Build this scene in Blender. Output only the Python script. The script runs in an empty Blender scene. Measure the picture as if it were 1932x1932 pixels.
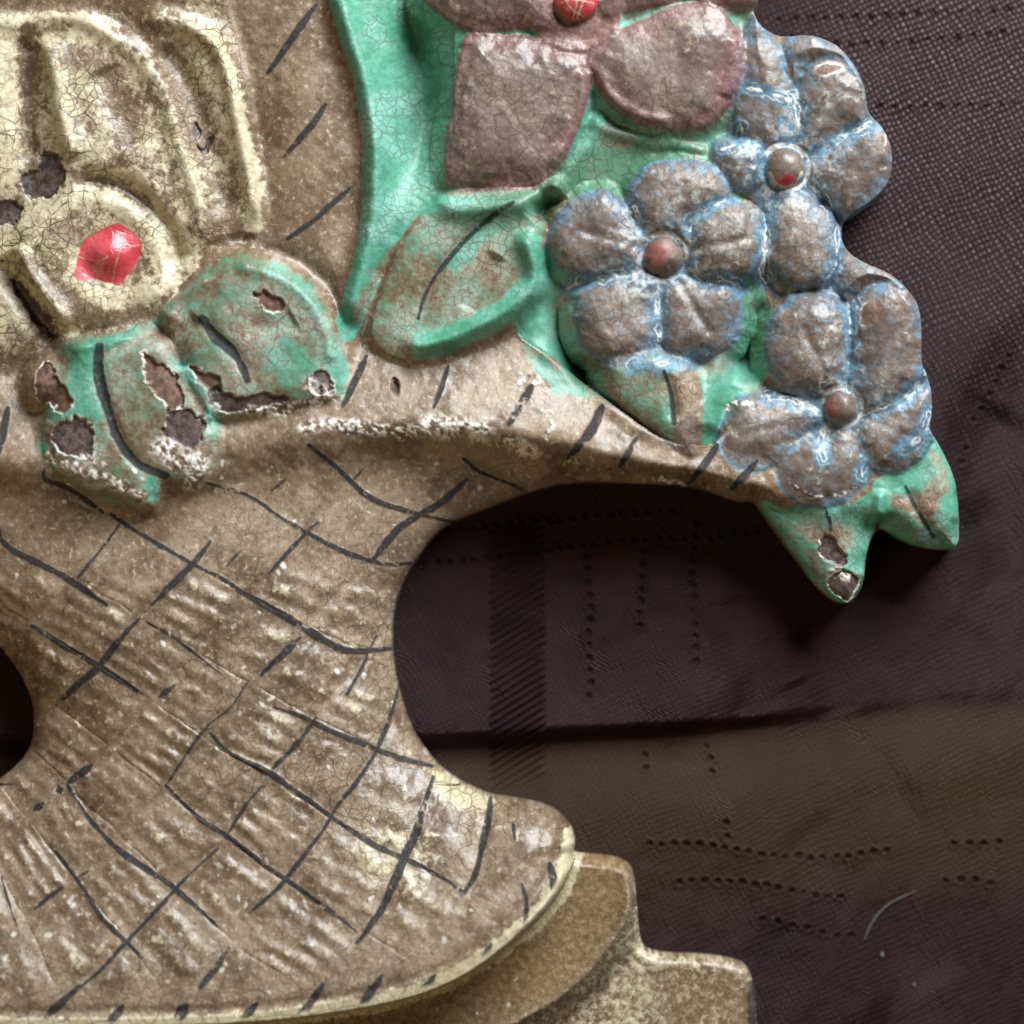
import bpy, math, random
import numpy as np

# ------------------------------------------------------------------ scale
S = 0.16 / 1932.0            # metres per layout unit (visible field is 16 cm wide)
CX = CY = 966.0
rng = np.random.default_rng(11)
random.seed(5)
scene = bpy.context.scene
col = scene.collection

# ------------------------------------------------------------------ camera
cam_d = bpy.data.cameras.new('camera')
cam = bpy.data.objects.new('camera', cam_d)
col.objects.link(cam)
CAM_H = 0.85
Z_MID = 0.012
cam.location = (0, 0, CAM_H)
cam_d.sensor_width = 36.0
cam_d.lens = 36.0 * (CAM_H - Z_MID) / 0.16
cam_d.clip_start = 0.01
cam_d.clip_end = 20.0
cam_d.dof.use_dof = True
cam_d.dof.focus_distance = CAM_H - 0.0135
cam_d.dof.aperture_fstop = 5.6
scene.camera = cam

# ------------------------------------------------------------------ world and lamps (indoors, window light)
world = bpy.data.worlds.new('World')
scene.world = world
world.use_nodes = True
bg = world.node_tree.nodes['Background']
bg.inputs[0].default_value = (1.0, 0.93, 0.82, 1)
bg.inputs[1].default_value = 0.045

def area(name, loc, target, size, power, colour, size_y=None):
    d = bpy.data.lights.new(name, 'AREA')
    d.energy = power
    d.color = colour
    d.shape = 'RECTANGLE'
    d.size = size
    d.size_y = size_y or size
    o = bpy.data.objects.new(name, d)
    col.objects.link(o)
    o.location = loc
    from mathutils import Vector
    o.rotation_euler = (Vector(target) - Vector(loc)).to_track_quat('-Z', 'Y').to_euler()
    return o

area('window_light', (0.25, 0.45, 0.31), (0.0, 0.0, 0.0), 0.40, 10.6, (0.92, 0.97, 1.0), 0.30)
area('warm_room_light', (-0.50, -0.55, 0.55), (0.0, 0.0, 0.0), 0.5, 2.1, (1.0, 0.74, 0.42))

scene.view_settings.view_transform = 'Standard'
scene.view_settings.look = 'None'
scene.view_settings.exposure = 0.0
scene.view_settings.gamma = 1.0
scene.view_settings.use_curve_mapping = False
scene.cycles.use_denoising = True
scene.cycles.max_bounces = 4
scene.cycles.use_adaptive_sampling = True
scene.cycles.adaptive_threshold = 0.02

# ------------------------------------------------------------------ numeric helpers
def axis(lo, a, b, hi, fine, coarse):
    left = np.arange(a - coarse, lo - coarse, -coarse)[::-1]
    mid = np.arange(a, b + fine * .5, fine)
    right = np.arange(mid[-1] + coarse, hi + coarse, coarse)
    return np.concatenate([left, mid, right]).astype(np.float32)

XS = axis(-260, -12, 1836, 1836, 2.0, 6.0)
YS = axis(-240, -12, 1944, 2120, 2.0, 6.0)
NX, NY = len(XS), len(YS)
X, Y = np.meshgrid(XS, YS)

def ss(e0, e1, v):
    t = np.clip((v - e0) / (e1 - e0), 0, 1)
    return t * t * (3 - 2 * t)

def noise(x, y, scale, seed, octaves=3, rough=0.5):
    out = np.zeros_like(x)
    amp = 1.0
    tot = 0.0
    for o in range(octaves):
        r = np.random.default_rng(seed * 31 + o)
        tab = r.random((256, 256)).astype(np.float32)
        fx = x / scale + 977.3 * (o + 1)
        fy = y / scale + 431.7 * (o + 1)
        ix = np.floor(fx).astype(np.int32)
        iy = np.floor(fy).astype(np.int32)
        tx = fx - ix
        ty = fy - iy
        tx = tx * tx * (3 - 2 * tx)
        ty = ty * ty * (3 - 2 * ty)
        a = tab[iy & 255, ix & 255]
        b = tab[iy & 255, (ix + 1) & 255]
        c = tab[(iy + 1) & 255, ix & 255]
        d = tab[(iy + 1) & 255, (ix + 1) & 255]
        out += amp * ((a * (1 - tx) + b * tx) * (1 - ty) + (c * (1 - tx) + d * tx) * ty)
        tot += amp
        amp *= rough
        scale *= 0.5
    return out / tot * 2 - 1

N8 = noise(X, Y, 9, 1)
N20 = noise(X, Y, 22, 2)
N60 = noise(X, Y, 60, 3)
N150 = noise(X, Y, 170, 4)
N20b = noise(X, Y, 26, 5)
N5 = noise(X, Y, 5, 6, 2)

def cat(pts, closed=False, n=6):
    p = np.array(pts, dtype=np.float64)
    m = len(p)
    out = []
    rngi = range(m) if closed else range(m - 1)
    for i in rngi:
        if closed:
            p0, p1, p2, p3 = p[(i - 1) % m], p[i], p[(i + 1) % m], p[(i + 2) % m]
        else:
            p0, p1, p2, p3 = p[max(i - 1, 0)], p[i], p[i + 1], p[min(i + 2, m - 1)]
        for k in range(n):
            t = k / n
            out.append(0.5 * ((2 * p1) + (-p0 + p2) * t + (2 * p0 - 5 * p1 + 4 * p2 - p3) * t * t
                              + (-p0 + 3 * p1 - 3 * p2 + p3) * t ** 3))
    if not closed:
        out.append(p[-1])
    return np.array(out)

def window(pts, pad):
    x0, y0 = pts.min(0) - pad
    x1, y1 = pts.max(0) + pad
    i0, i1 = np.searchsorted(XS, [x0, x1])
    j0, j1 = np.searchsorted(YS, [y0, y1])
    return (slice(max(j0, 0), max(j1, j0 + 1)), slice(max(i0, 0), max(i1, i0 + 1)))

def sdf(pts, pad=60, n=5, raw=False, grid=None):
    """inside distance (positive inside) of a smooth closed outline"""
    p = np.array(pts, float) if raw else cat(pts, True, n)
    if grid is None:
        sl = window(p, pad)
        x, y = X[sl], Y[sl]
    else:
        sl = None
        x, y = grid
    d2 = np.full(x.shape, 1e12, np.float32)
    ins = np.zeros(x.shape, bool)
    q = np.roll(p, -1, 0)
    for (ax, ay), (bx, by) in zip(p, q):
        ex, ey = bx - ax, by - ay
        L = ex * ex + ey * ey
        if L < 1e-9:
            continue
        t = np.clip(((x - ax) * ex + (y - ay) * ey) / L, 0, 1)
        dx = x - ax - t * ex
        dy = y - ay - t * ey
        np.minimum(d2, dx * dx + dy * dy, out=d2)
        if ay != by:
            c = ((ay > y) != (by > y)) & (x < (bx - ax) * (y - ay) / (by - ay) + ax)
            ins ^= c
    d = np.sqrt(d2)
    return sl, np.where(ins, d, -d)

def line(pts, pad=60, n=5):
    """distance to a smooth open line, its run 0..1, and the side"""
    p = cat(pts, False, n)
    sl = window(p, pad)
    x, y = X[sl], Y[sl]
    d2 = np.full(x.shape, 1e12, np.float32)
    run = np.zeros(x.shape, np.float32)
    side = np.zeros(x.shape, np.float32)
    seg = np.hypot(*(np.diff(p, axis=0).T))
    cum = np.concatenate([[0], np.cumsum(seg)])
    for i in range(len(p) - 1):
        ax, ay = p[i]
        ex, ey = p[i + 1] - p[i]
        L = ex * ex + ey * ey
        if L < 1e-9:
            continue
        t = np.clip(((x - ax) * ex + (y - ay) * ey) / L, 0, 1)
        dx = x - ax - t * ex
        dy = y - ay - t * ey
        dd = dx * dx + dy * dy
        m = dd < d2
        d2 = np.where(m, dd, d2)
        run = np.where(m, (cum[i] + t * seg[i]) / cum[-1], run)
        side = np.where(m, ex * dy - ey * dx, side)
    return sl, np.sqrt(d2), run, np.sign(side)

def rnd(t):
    t = np.clip(t, 0, 1)
    return np.sqrt(np.maximum(1 - (1 - t) ** 2, 0))

def smax(a, b, k):
    h = np.clip(k - np.abs(a - b), 0, None) / k
    return np.maximum(a, b) + h * h * k * 0.25

# ------------------------------------------------------------------ parts and paint masks
PARTS = []                                  # (name, parent part or None, label)
def part(name, parent=None, label=None):
    PARTS.append((name, parent, label))
    return len(PARTS) - 1

MASKS = ['green', 'blue', 'rose', 'red', 'cream', 'tan', 'chip', 'rust', 'pale', 'ink', 'crack', 'slate', 'tone', 'mottle']
M = {k: np.zeros(X.shape, np.float32) for k in MASKS}
M['tone'][:] = 0.5 + 0.5 * noise(X, Y, 260, 51, 4)
M['mottle'][:] = 0.5 + 0.5 * noise(X, Y, 60, 52, 5, 0.62)
def mk(name, sl, v):
    M[name][sl] = np.maximum(M[name][sl], np.clip(v, 0, 1))
def unmk(name, sl, v):
    M[name][sl] *= 1 - np.clip(v, 0, 1)

P_BOWL = part('basket_bowl')
P_RIM = part('basket_rim')
P_HANDLE = part('basket_handle')
P_FOOT = part('basket_foot')
P_TIER = part('base_moulding')
P_PLINTH = part('base_plinth')
P_BED = part('foliage_bed')
P_EDGE = part('outer_edge')

# ------------------------------------------------------------------ silhouette of the casting
OUT = [(1436, -240), (1440, -60), (1432, 0), (1428, 14), (1424, 22), (1440, 50), (1475, 66), (1530, 65), (1580, 85), (1615, 125), (1633, 165),
       (1638, 200), (1645, 217), (1666, 240), (1682, 275), (1685, 320), (1673, 356), (1650, 380), (1625, 398), (1600, 413),
       (1591, 430), (1592, 455), (1606, 476), (1635, 495), (1680, 515), (1715, 546), (1735, 580), (1741, 625), (1741, 680),
       (1749, 702), (1758, 730), (1761, 770), (1757, 808), (1768, 828), (1787, 862), (1804, 905), (1811, 950), (1813, 1008),
       (1809, 1030), (1792, 1038), (1745, 1033), (1702, 1018), (1668, 1000), (1650, 1012), (1637, 1050), (1632, 1098),
       (1619, 1128), (1600, 1140), (1575, 1132), (1545, 1105), (1510, 1060), (1470, 1008), (1443, 968), (1424, 947),
       (1395, 945), (1340, 927), (1285, 915), (1220, 912), (1150, 909), (1085, 911), (1035, 919), (980, 935), (925, 957),
       (870, 978), (830, 1002), (795, 1042), (765, 1090), (745, 1140), (738, 1190), (741, 1250), (753, 1310), (776, 1375),
       (806, 1425), (840, 1461), (880, 1485), (922, 1503), (970, 1511), (1020, 1521), (1055, 1538), (1078, 1565),
       (1086, 1592), (1084, 1614), (1112, 1618), (1150, 1622), (1180, 1631), (1196, 1650), (1202, 1690), (1206, 1740),
       (1212, 1783), (1226, 1800), (1262, 1808), (1330, 1811), (1388, 1820), (1413, 1834), (1425, 1862), (1430, 1900),
       (1433, 1960), (1438, 2085), (1425, 2105), (1390, 2110)]
LEFT = [(-255, 2110), (-255, 1700), (-235, 1530), (-190, 1490), (-110, 1492), (-40, 1487), (0, 1466), (36, 1432), (54, 1394), (56, 1338), (37, 1284), (0, 1230), (-60, 1165),
        (-150, 1120), (-255, 1090), (-255, -240)]
outline = np.vstack([cat(OUT, False, 3), cat(LEFT[:-2], False, 3), np.array([[-255., 1090.], [-255., -240.]])])
_, D = sdf(outline, raw=True, grid=(X, Y))
D = D.astype(np.float32)

# rim crest and foot lip as functions of x
rimx = [-300, 0, 90, 300, 400, 480, 580, 700, 850, 1000, 1150, 1300, 1450, 1900]
rimy = [860, 878, 888, 896, 872, 852, 826, 812, 816, 838, 874, 906, 936, 1010]
RIM = np.interp(X, rimx, rimy) + 6 * N60
q_rim = Y - RIM                       # >0 below the crest

# ------------------------------------------------------------------ body
up = ss(10, -50, q_rim)               # flower zone above the rim
Zlow = 70 + 130 * rnd(D / 330)
Zlow = Zlow - 20 * np.exp(-((q_rim - 95) / 80) ** 2)
Zup = 85 + 50 * rnd(D / 60)
rim_z = 150 + (15 + 52 * ss(1480, 1180, X)) * np.exp(-(np.clip(-q_rim, 0, None) / 110) ** 2) + 14 * N60 * 0.3
edge_round = rnd(np.clip(D / 38, 0, 1))
Zrim = (75 + (rim_z - 75) * edge_round)
H = Zlow.copy()
ID = np.full(X.shape, P_BOWL, np.int16)
rim_band = ss(58, -26, q_rim)
H = H * (1 - rim_band) + Zrim * rim_band
ID[(q_rim < 4)] = P_RIM
behind = ss(-130, -230, q_rim)        # above the rim band the ground falls back
H = H * (1 - behind) + np.minimum(H, Zup) * behind
ID[(q_rim < -190)] = P_BED

# foot, mouldings and plinth
LIP = [(-400, 1940), (-200, 1938), (0, 1936), (300, 1934), (480, 1926), (640, 1906), (760, 1882), (850, 1850), (930, 1802),
       (1000, 1746), (1050, 1690), (1078, 1636), (1092, 1596), (1096, 1560)]
lipc = cat(LIP, False, 5)
lip_poly = np.vstack([lipc, [[1120, 1400], [1120, 1000], [-400, 1000]]])
_, DF = sdf(lip_poly, raw=True, grid=(X, Y))
flare = np.clip(1 - DF / 420, 0, 1) ** 1.6
foot_zone = ss(-40, 60, q_rim) * (DF > 0)
H = np.where(foot_zone > 0, H + 100 * flare * ss(1330, 1500, Y), H)
lip_r = rnd(np.clip(DF / 26, 0, 1))
low = Y > 1480
Zfoot = 75 + (H - 75) * (0.25 + 0.75 * rnd(np.clip(D / 40, 0, 1)))
H = np.where(low, np.where(DF > 0, 120 + (Zfoot - 120) * np.where(Zfoot > 120, lip_r * 0.55 + 0.45, 1), 0), H)
ID[(Y > 1500) & (DF > 0) & (DF < 34)] = P_FOOT
TIER = [(-400, 2035), (0, 2030), (400, 2022), (700, 1998), (880, 1965), (1000, 1912), (1085, 1855), (1140, 1793), (1172, 1742),
        (1190, 1690), (1200, 1640), (1206, 1590)]
tier_poly = np.vstack([cat(TIER, False, 5), [[1210, 1450], [-400, 1450]]])
_, DT = sdf(tier_poly, raw=True, grid=(X, Y))
band = np.clip(-DF / np.maximum(-DF + DT, 1), 0, 1)
Zt = 132 + 16 * band + 8 * np.sin(band * math.pi) * -1
Zt = np.where(DT > 0, Zt, 148 - 52 * ss(0, 55, -DT))
Zt = Zt + 5 * np.exp(-(DT / 9) ** 2)
Zt = 70 + (Zt - 70) * rnd(np.clip(D / 22, 0, 1))
m = low & (DF <= 0)
H = np.where(m, Zt, H)
ID[m] = P_TIER
pl = m & (DT < -42) & ((X > 1212) | (Y > 1950))
ID[pl] = P_PLINTH

# bowl paint: pale lip line of the foot, tan step, pale moulding
mk('cream', np.s_[:], 1.0 * ss(29, 17, np.abs(DF - 6 + 6 * N20)) * (Y > 1560) * (D > -3))
H += np.where((Y > 1560) & (DF > -2), 12 * np.exp(-((DF - 12) / 12) ** 2) - 7 * np.exp(-((DF - 36) / 12) ** 2), 0)
mk('tan', np.s_[:], ss(-14, -26, DF + 6 * N20) * ss(2, 14, DT) * (Y > 1590))
mk('cream', np.s_[:], 0.46 * ss(6, -22, DT + 8 * N20) * (Y > 1600) * (DF < 0) * (0.70 + 0.5 * N60) * (1 - 0.5 * ss(1205, 1260, X)))
mk('tan', np.s_[:], 0.35 * ss(1225, 1280, X) * (Y > 1780))
mk('crack', np.s_[:], 0.5 * (Y > 1590) * (DF < 8))

# ------------------------------------------------------------------ wicker weave: two families of curved lines
A_L = {0: [(585, 840), (640, 885), (700, 940), (790, 970), (855, 985)],
       1: [(395, 912), (470, 935), (530, 975), (600, 1015), (660, 1045), (730, 1065), (775, 1062)],
       2: [(90, 905), (140, 925), (210, 970), (300, 1025), (370, 1065), (400, 1085), (470, 1125), (520, 1150), (570, 1180), (620, 1212), (660, 1228), (735, 1225)],
       3: [(0, 1020), (70, 1060), (120, 1085), (160, 1110), (205, 1140), (290, 1175), (370, 1230), (440, 1290), (510, 1330), (570, 1350), (620, 1375), (680, 1400), (740, 1425), (815, 1447)],
       4: [(62, 1180), (110, 1210), (190, 1255), (260, 1300), (330, 1350), (390, 1375), (440, 1420), (510, 1455), (560, 1490), (630, 1540), (690, 1580), (750, 1610), (820, 1640), (880, 1680)],
       5: [(130, 1310), (220, 1390), (317, 1479), (380, 1540), (440, 1580), (500, 1625), (545, 1655), (610, 1700), (675, 1748)],
       6: [(130, 1480), (175, 1545), (230, 1600), (320, 1660), (370, 1700), (415, 1740)],
       7: [(80, 1560), (110, 1600), (155, 1660), (200, 1725), (270, 1790)]}
B_L = {0: [(232, 985), (195, 1035), (150, 1090), (90, 1160)],
       1: [(400, 1020), (370, 1060), (290, 1140), (230, 1205), (190, 1255), (150, 1290), (105, 1330)],
       2: [(605, 983), (583, 1001), (510, 1081), (400, 1195), (317, 1305), (255, 1375), (175, 1443), (131, 1475), (77, 1519)],
       3: [(880, 905), (830, 950), (790, 975), (705, 1055), (620, 1150), (569, 1202), (496, 1271), (459, 1293), (386, 1377), (317, 1479), (230, 1580), (171, 1640), (124, 1670), (73, 1709)],
       4: [(735, 1180), (690, 1240), (655, 1310), (598, 1352), (561, 1403), (518, 1446), (499, 1479), (430, 1574), (346, 1661), (313, 1698), (251, 1764), (197, 1822)],
       5: [(750, 1300), (742, 1333), (713, 1410), (673, 1475), (640, 1515), (604, 1574), (547, 1647), (474, 1716), (434, 1782), (386, 1851)],
       6: [(817, 1468), (804, 1508), (786, 1567), (764, 1614), (750, 1647), (728, 1698), (699, 1742), (673, 1774)],
       7: [(925, 1508), (921, 1545), (910, 1592), (899, 1640), (874, 1683)]}
def fit(lines, deg=4):
    P, v = [], []
    for k, pts in lines.items():
        for (x, y) in cat(pts, False, 3):
            P.append(((x - 430) / 450, (y - 1320) / 450))
            v.append(k)
    P = np.array(P)
    ex = [(i, j) for i in range(deg + 1) for j in range(deg + 1 - i)]
    A = np.stack([P[:, 0] ** i * P[:, 1] ** j for i, j in ex], 1)
    R = np.diag([0.02 * (i + j) ** 2 for i, j in ex])
    c = np.linalg.solve(A.T @ A + R, A.T @ np.array(v, float))
    def f(x, y):
        u, w = (x - 430) / 450, (y - 1320) / 450
        return sum(ci * u ** i * w ** j for ci, (i, j) in zip(c, ex)).astype(np.float32)
    return f
fa, fb = fit(A_L), fit(B_L)
a = np.clip(fa(X, Y), -3, 12) + 0.06 * N60
b = np.clip(fb(X, Y), -3, 14) + 0.06 * noise(X, Y, 60, 21)
ca, cb = np.floor(a), np.floor(b)
weave_zone = ss(30, 75, q_rim) * ss(50, 130, DF) * ss(2, 26, D)
chk = ((ca + cb) % 2 == 0)
rtab = np.random.default_rng(9).random((40, 40)).astype(np.float32)
amp = np.where(chk, 0.62, 0.38) + 0.38 * rtab[(ca + 8).astype(int), (cb + 8).astype(int)] ** 2
freq = 3.0 + (rtab[(cb + 8).astype(int), (ca + 8).astype(int)] > 0.6)
pb = np.clip(np.abs(np.sin(math.pi * b)) * 1.9, 0, 1)
pa = np.abs(np.sin(math.pi * a)) ** 0.5
ribs = np.cos(2 * math.pi * (a * freq + 0.07 * N20 + 0.10 * N60)) * amp * pb * ss(-0.9, 0.0, N60 + N20b * .5)
H = H + weave_zone * (2.9 * ribs * (0.8 + 0.7 * N60) + 7.5 * pa * pb + 1.0 * N20 + 3.0 * N60)
# bare crests of the weave show a paler ground
mk('cream', np.s_[:], weave_zone * 0.58 * ss(0.3, 1.1, ribs * 0.6 + N20 * 0.9 + 0.2 * N8 + 0.3 * N60))
inz = (ID == P_BOWL) & (weave_zone > 0.02)
P_BLOCK = {}
for ia in range(-1, 10):
    for ib in range(-1, 9):
        sel = inz & (ca == ia) & (cb == ib)
        if sel.sum() > 500:
            k = part('weave_block', P_BOWL)
            ID[sel] = k

# ------------------------------------------------------------------ relief shapes
def dome(pid, pts, z, h, R, slope=2.4, pad=40, wob=2.5, k=10, tilt=(0, 0), raw=False, soft=0.35, grow=0.0):
    sl, d = sdf(pts, pad)
    d = d + grow + wob * (N20[sl] * 0.7 + N60[sl] * 0.8)
    cxp, cyp = np.array(pts, float).mean(0)
    zz = z + tilt[0] * (X[sl] - cxp) + tilt[1] * (Y[sl] - cyp)
    t = np.clip(d / R, 0, 1)
    pr = rnd(t) * (1 - soft) + (1 - (1 - t) ** 2) * soft
    val = np.where(d > 0, zz + h * pr, zz + slope * d)
    old = H[sl]
    new = smax(old, val, k)
    ID[sl] = np.where((val > old) & (d > -9), pid, ID[sl])
    H[sl] = np.where(d > -pad + 2, new, old)
    return sl, d

def ridge(pts, w, h, pid=None, taper=True, pad=60):
    sl, d, run, side = line(pts, pad)
    f = np.exp(-(d / w) ** 2)
    if taper:
        e = 0.38 if h < -40 else 0.10
        f = f * ss(0, e, run) * ss(1.0, 1 - e, run)
    H[sl] += h * f
    if pid is not None:
        ID[sl] = np.where(f > 0.35, pid, ID[sl])
    return sl, d, run

def stroke(pts, w, wear=0.25, taper=0.5, soft=1.3, depth=0.0):
    sl, d, run, side = line(pts, 30)
    ww = 1.12 * w * (1 - taper * np.abs(run * 2 - 1) ** 3) * (1 + 0.55 * N60[sl] + 0.2 * N20b[sl])
    v = ss(ww + soft, ww - soft, d + 1.6 * N8[sl])
    v = v * ss(-0.55 - (0.5 - wear), -0.2 - (0.5 - wear), N20b[sl] + 0.5 * N5[sl])
    mk('ink', sl, v * 0.95)
    if depth:
        H[sl] -= depth * np.exp(-(d / (w * 1.2)) ** 2)

def patch(name, pts, feather=8, rough=8, strength=1.0, pad=40, fine=0.4):
    sl, d = sdf(pts, pad)
    dd = d + rough * (N20[sl] + fine * N5[sl])
    mk(name, sl, strength * ss(-feather, feather, dd))
    return sl, dd

def flake(pts, name='chip', rough=7, rim=0.85, depth=5.5, rimw=2.8):
    """paint knocked off: the ground shows, with a pale broken edge"""
    sl, d = sdf(pts, 30)
    dd = d + rough * (1.3 * N20[sl] + 0.9 * N8[sl])
    v = ss(-1.5, 1.5, dd)
    for q in ('green', 'blue', 'rose', 'cream', 'red'):
        unmk(q, sl, v)
    mk(name, sl, v)
    mk('pale', sl, rim * ss(rimw, rimw - 2.2, np.abs(dd + 1)) * ss(-0.05, 0.3, N60[sl] + 0.9 * N20b[sl]))
    H[sl] -= depth * v

# handle: rope-like strap rising behind the flowers
HANDLE = [(400, -240), (425, 0), (462, 150), (482, 300), (478, 420), (450, 480), (500, 505), (590, 560), (640, 640), (690, 560), (702, 300), (690, 150), (650, 0), (620, -240)]
dome(P_HANDLE, HANDLE, 132, 46, 120, k=14)

# ---- pale many-petalled flower, upper left
P_PALE = part('pale_flower', None, 'worn cream flower with cracked paint and raised red centre')
ZONE = [(-255, -240), (430, -240), (428, 0), (470, 150), (484, 300), (486, 420), (440, 470), (350, 520), (330, 580), (240, 640), (130, 660), (60, 680), (-60, 700), (-255, 720)]
sl, d = sdf(np.array(ZONE, float), 40, raw=True)
H[sl] = smax(H[sl], np.where(d > 0, 146 + 28 * (1 - (1 - np.clip(d / 90, 0, 1)) ** 2), 146 + 1.2 * d), 34)
ID[sl] = np.where(d > 0, P_PALE, ID[sl])
mk('cream', sl, ss(0, 46, d + 18 * N20[sl]) * np.clip(0.38 + 0.55 * N60[sl] + 0.30 * N20b[sl] + 0.25 * N150[sl], 0.08, 1))
mk('crack', sl, ss(-6, 8, d))
def petal(parent, pts, z, h, R, **kw):
    kw.setdefault('slope', 1.25)
    kw.setdefault('k', 34)
    kw.setdefault('soft', 0.6)
    k = part('petal', parent)
    sl, d = dome(k, pts, z, h, R, **kw)
    return k, sl, d
petal(P_PALE, [(-255, 60), (-120, 40), (0, 50), (44, 80), (52, 200), (55, 330), (20, 380), (-60, 400), (-255, 420)], 170, 30, 90, soft=0.9)
petal(P_PALE, [(56, 66), (90, 42), (140, 32), (190, 42), (240, 90), (284, 165), (314, 255), (340, 345), (364, 430), (372, 500), (340, 510), (300, 440), (240, 385), (180, 366), (120, 380), (74, 350), (56, 250), (50, 150)], 168, 26, 100, wob=4, soft=0.9)
petal(P_PALE, [(232, 70), (300, 42), (360, 46), (408, 84), (438, 164), (455, 237), (470, 310), (482, 370), (486, 432), (440, 440), (386, 452), (362, 424), (372, 366), (354, 310), (334, 250), (316, 175), (280, 110)], 164, 8, 60, wob=3, soft=0.9)
petal(P_PALE, [(-100, -240), (330, -240), (420, -60), (400, 14), (300, 22), (219, 30), (175, 26), (91, 8), (0, 20), (-100, 20)], 172, 30, 80, soft=0.9)
kc, sl, d = petal(P_PALE, [(40, 462), (74, 412), (120, 381), (171, 368), (221, 374), (260, 400), (296, 446), (320, 492), (334, 535), (322, 580), (272, 616), (205, 642), (140, 630), (96, 570), (60, 520)], 172, 36, 80, wob=4, soft=0.9)
# hollow cup round the centre
sl, d2, run, side = line([(207, 486), (209, 488)], 170)
H[sl] -= 52 * np.exp(-(d2 / 72) ** 2)
ridge([(36, 470), (73, 418), (120, 388), (171, 376), (219, 383), (256, 408), (290, 450), (312, 494), (322, 540), (300, 590)], 22, 9)
ridge([(36, 460), (62, 521), (95, 565), (134, 618)], 18, 24)
ridge([(-60, 50), (0, 42), (60, 46), (100, 34), (160, 40), (212, 68), (275, 118), (312, 185), (334, 260), (356, 330), (380, 410), (372, 490)], 20, 18)
ridge([(250, 48), (310, 40), (365, 55), (414, 94), (440, 166), (454, 240), (469, 312), (479, 372), (480, 432)], 20, 24)
ridge([(96, 74), (110, 150), (124, 230), (150, 310)], 22, 22)
ridge([(58, 70), (50, 120), (54, 220), (64, 310)], 20, -18)
ridge([(190, 130), (230, 210), (262, 290)], 34, -14)
ridge([(300, 80), (350, 150), (382, 230), (412, 330), (438, 415)], 28, -22)
ridge([(140, 338), (219, 350), (280, 388), (322, 436), (346, 510)], 19, -20)
ridge([(-10, 490), (40, 552), (80, 612), (110, 650)], 20, -20)
for pts, w in (([(36, 460), (73, 414), (120, 384), (171, 373), (219, 380), (255, 405), (288, 448), (310, 492), (324, 529)], 26), ([(40, 467), (62, 521), (95, 565), (130, 614)], 22),
               ([(0, 44), (91, 29), (175, 42), (212, 66), (275, 112), (312, 175), (330, 250), (352, 312), (372, 380)], 20), ([(414, 94), (440, 166), (454, 240), (469, 312), (479, 372), (480, 428)], 20),
               ([(100, 84), (112, 150), (122, 220), (128, 300)], 22), ([(215, 290), (260, 350), (330, 440), (355, 500)], 24), ([(10, 100), (20, 250), (20, 340)], 24), ([(225, 575), (180, 560), (140, 540)], 20)):
    sl, d, run, side = line(pts, 70)
    mk('cream', sl, ss(w * 1.5, w * 0.4, d + 12 * N20[sl]) * (0.85 + 0.3 * N60[sl]))
for pts, w in (([(60, 62), (56, 180), (60, 290)], 17), ([(255, 58), (310, 110), (350, 190), (380, 260)], 34), ([(150, 335), (219, 350), (277, 386)], 12),
               ([(430, 60), (462, 150), (478, 260)], 9), ([(130, 110), (200, 130), (240, 230), (230, 300)], 24), ([(0, 15), (200, 8), (330, 15)], 16), ([(60, 500), (120, 560), (190, 600), (280, 600)], 20)):
    sl, d, run, side = line(pts, 70)
    unmk('cream', sl, 0.85 * ss(w * 1.7, w * 0.4, d + 10 * N20[sl]))
for pts in ([(84, 288), (120, 303), (120, 350), (95, 375), (47, 368), (47, 335), (73, 321)], [(-20, 383), (29, 379), (47, 394), (29, 416), (-20, 425)],
            [(29, 525), (55, 547), (73, 576), (106, 620), (95, 634), (55, 591), (22, 547)]):
    flake(pts, rim=0.3)
    sl, d = sdf(pts, 30)
flake([(366, 222), (380, 250), (372, 268), (384, 282), (396, 262), (404, 258), (390, 288), (372, 280)], rim=0.6, rough=3)
# red centre
k = part('flower_centre', P_PALE, 'glossy crimson centre of the cream flower')
REDC = [(164, 452), (197, 434), (230, 423), (255, 441), (270, 459), (262, 496), (241, 525), (233, 538), (204, 536), (182, 529), (148, 529), (148, 496), (153, 474)]
sl, d = dome(k, REDC, 166, 7, 9, wob=1, k=5)
r_s, r_d, _, _ = line([(206, 482), (210, 482)], 90)
H[r_s] += 26 * np.exp(-(r_d / 40) ** 2)
mk('red', sl, ss(-2, 2, d + 2.0 * N20[sl]))
for pts in ([(233, 470), (222, 500), (214, 535)], [(150, 486), (190, 494), (228, 476), (266, 462)]):
    sl, d, run, side = line(pts, 20)
    unmk('red', sl, ss(1.6, 0.4, d + 1.6 * N8[sl]) * 0.45)

# ---- foliage bed between the flowers
BED = [(700, -240), (1430, -240), (1430, 20), (1400, 300), (1440, 520), (1460, 620), (1440, 720), (1385, 790), (1345, 838), (1310, 842), (1250, 830), (1150, 760), (1060, 690), (985, 640), (960, 600), (820, 560), (720, 560), (690, 470), (700, 250)]
sl, d = sdf(BED, 50)
zb = 132 + 14 * rnd(d / 80)
H[sl] = np.where(d > 0, smax(np.minimum(H[sl], 140), zb, 10), smax(H[sl], 140 + 2.2 * d, 14))
ID[sl] = np.where(d > 0, P_BED, ID[sl])
mk('green', sl, ss(-12, 10, d + 9 * N20[sl]) * np.clip(0.82 + 0.5 * N60[sl] + 0.25 * N20b[sl], 0.25, 1))

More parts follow.
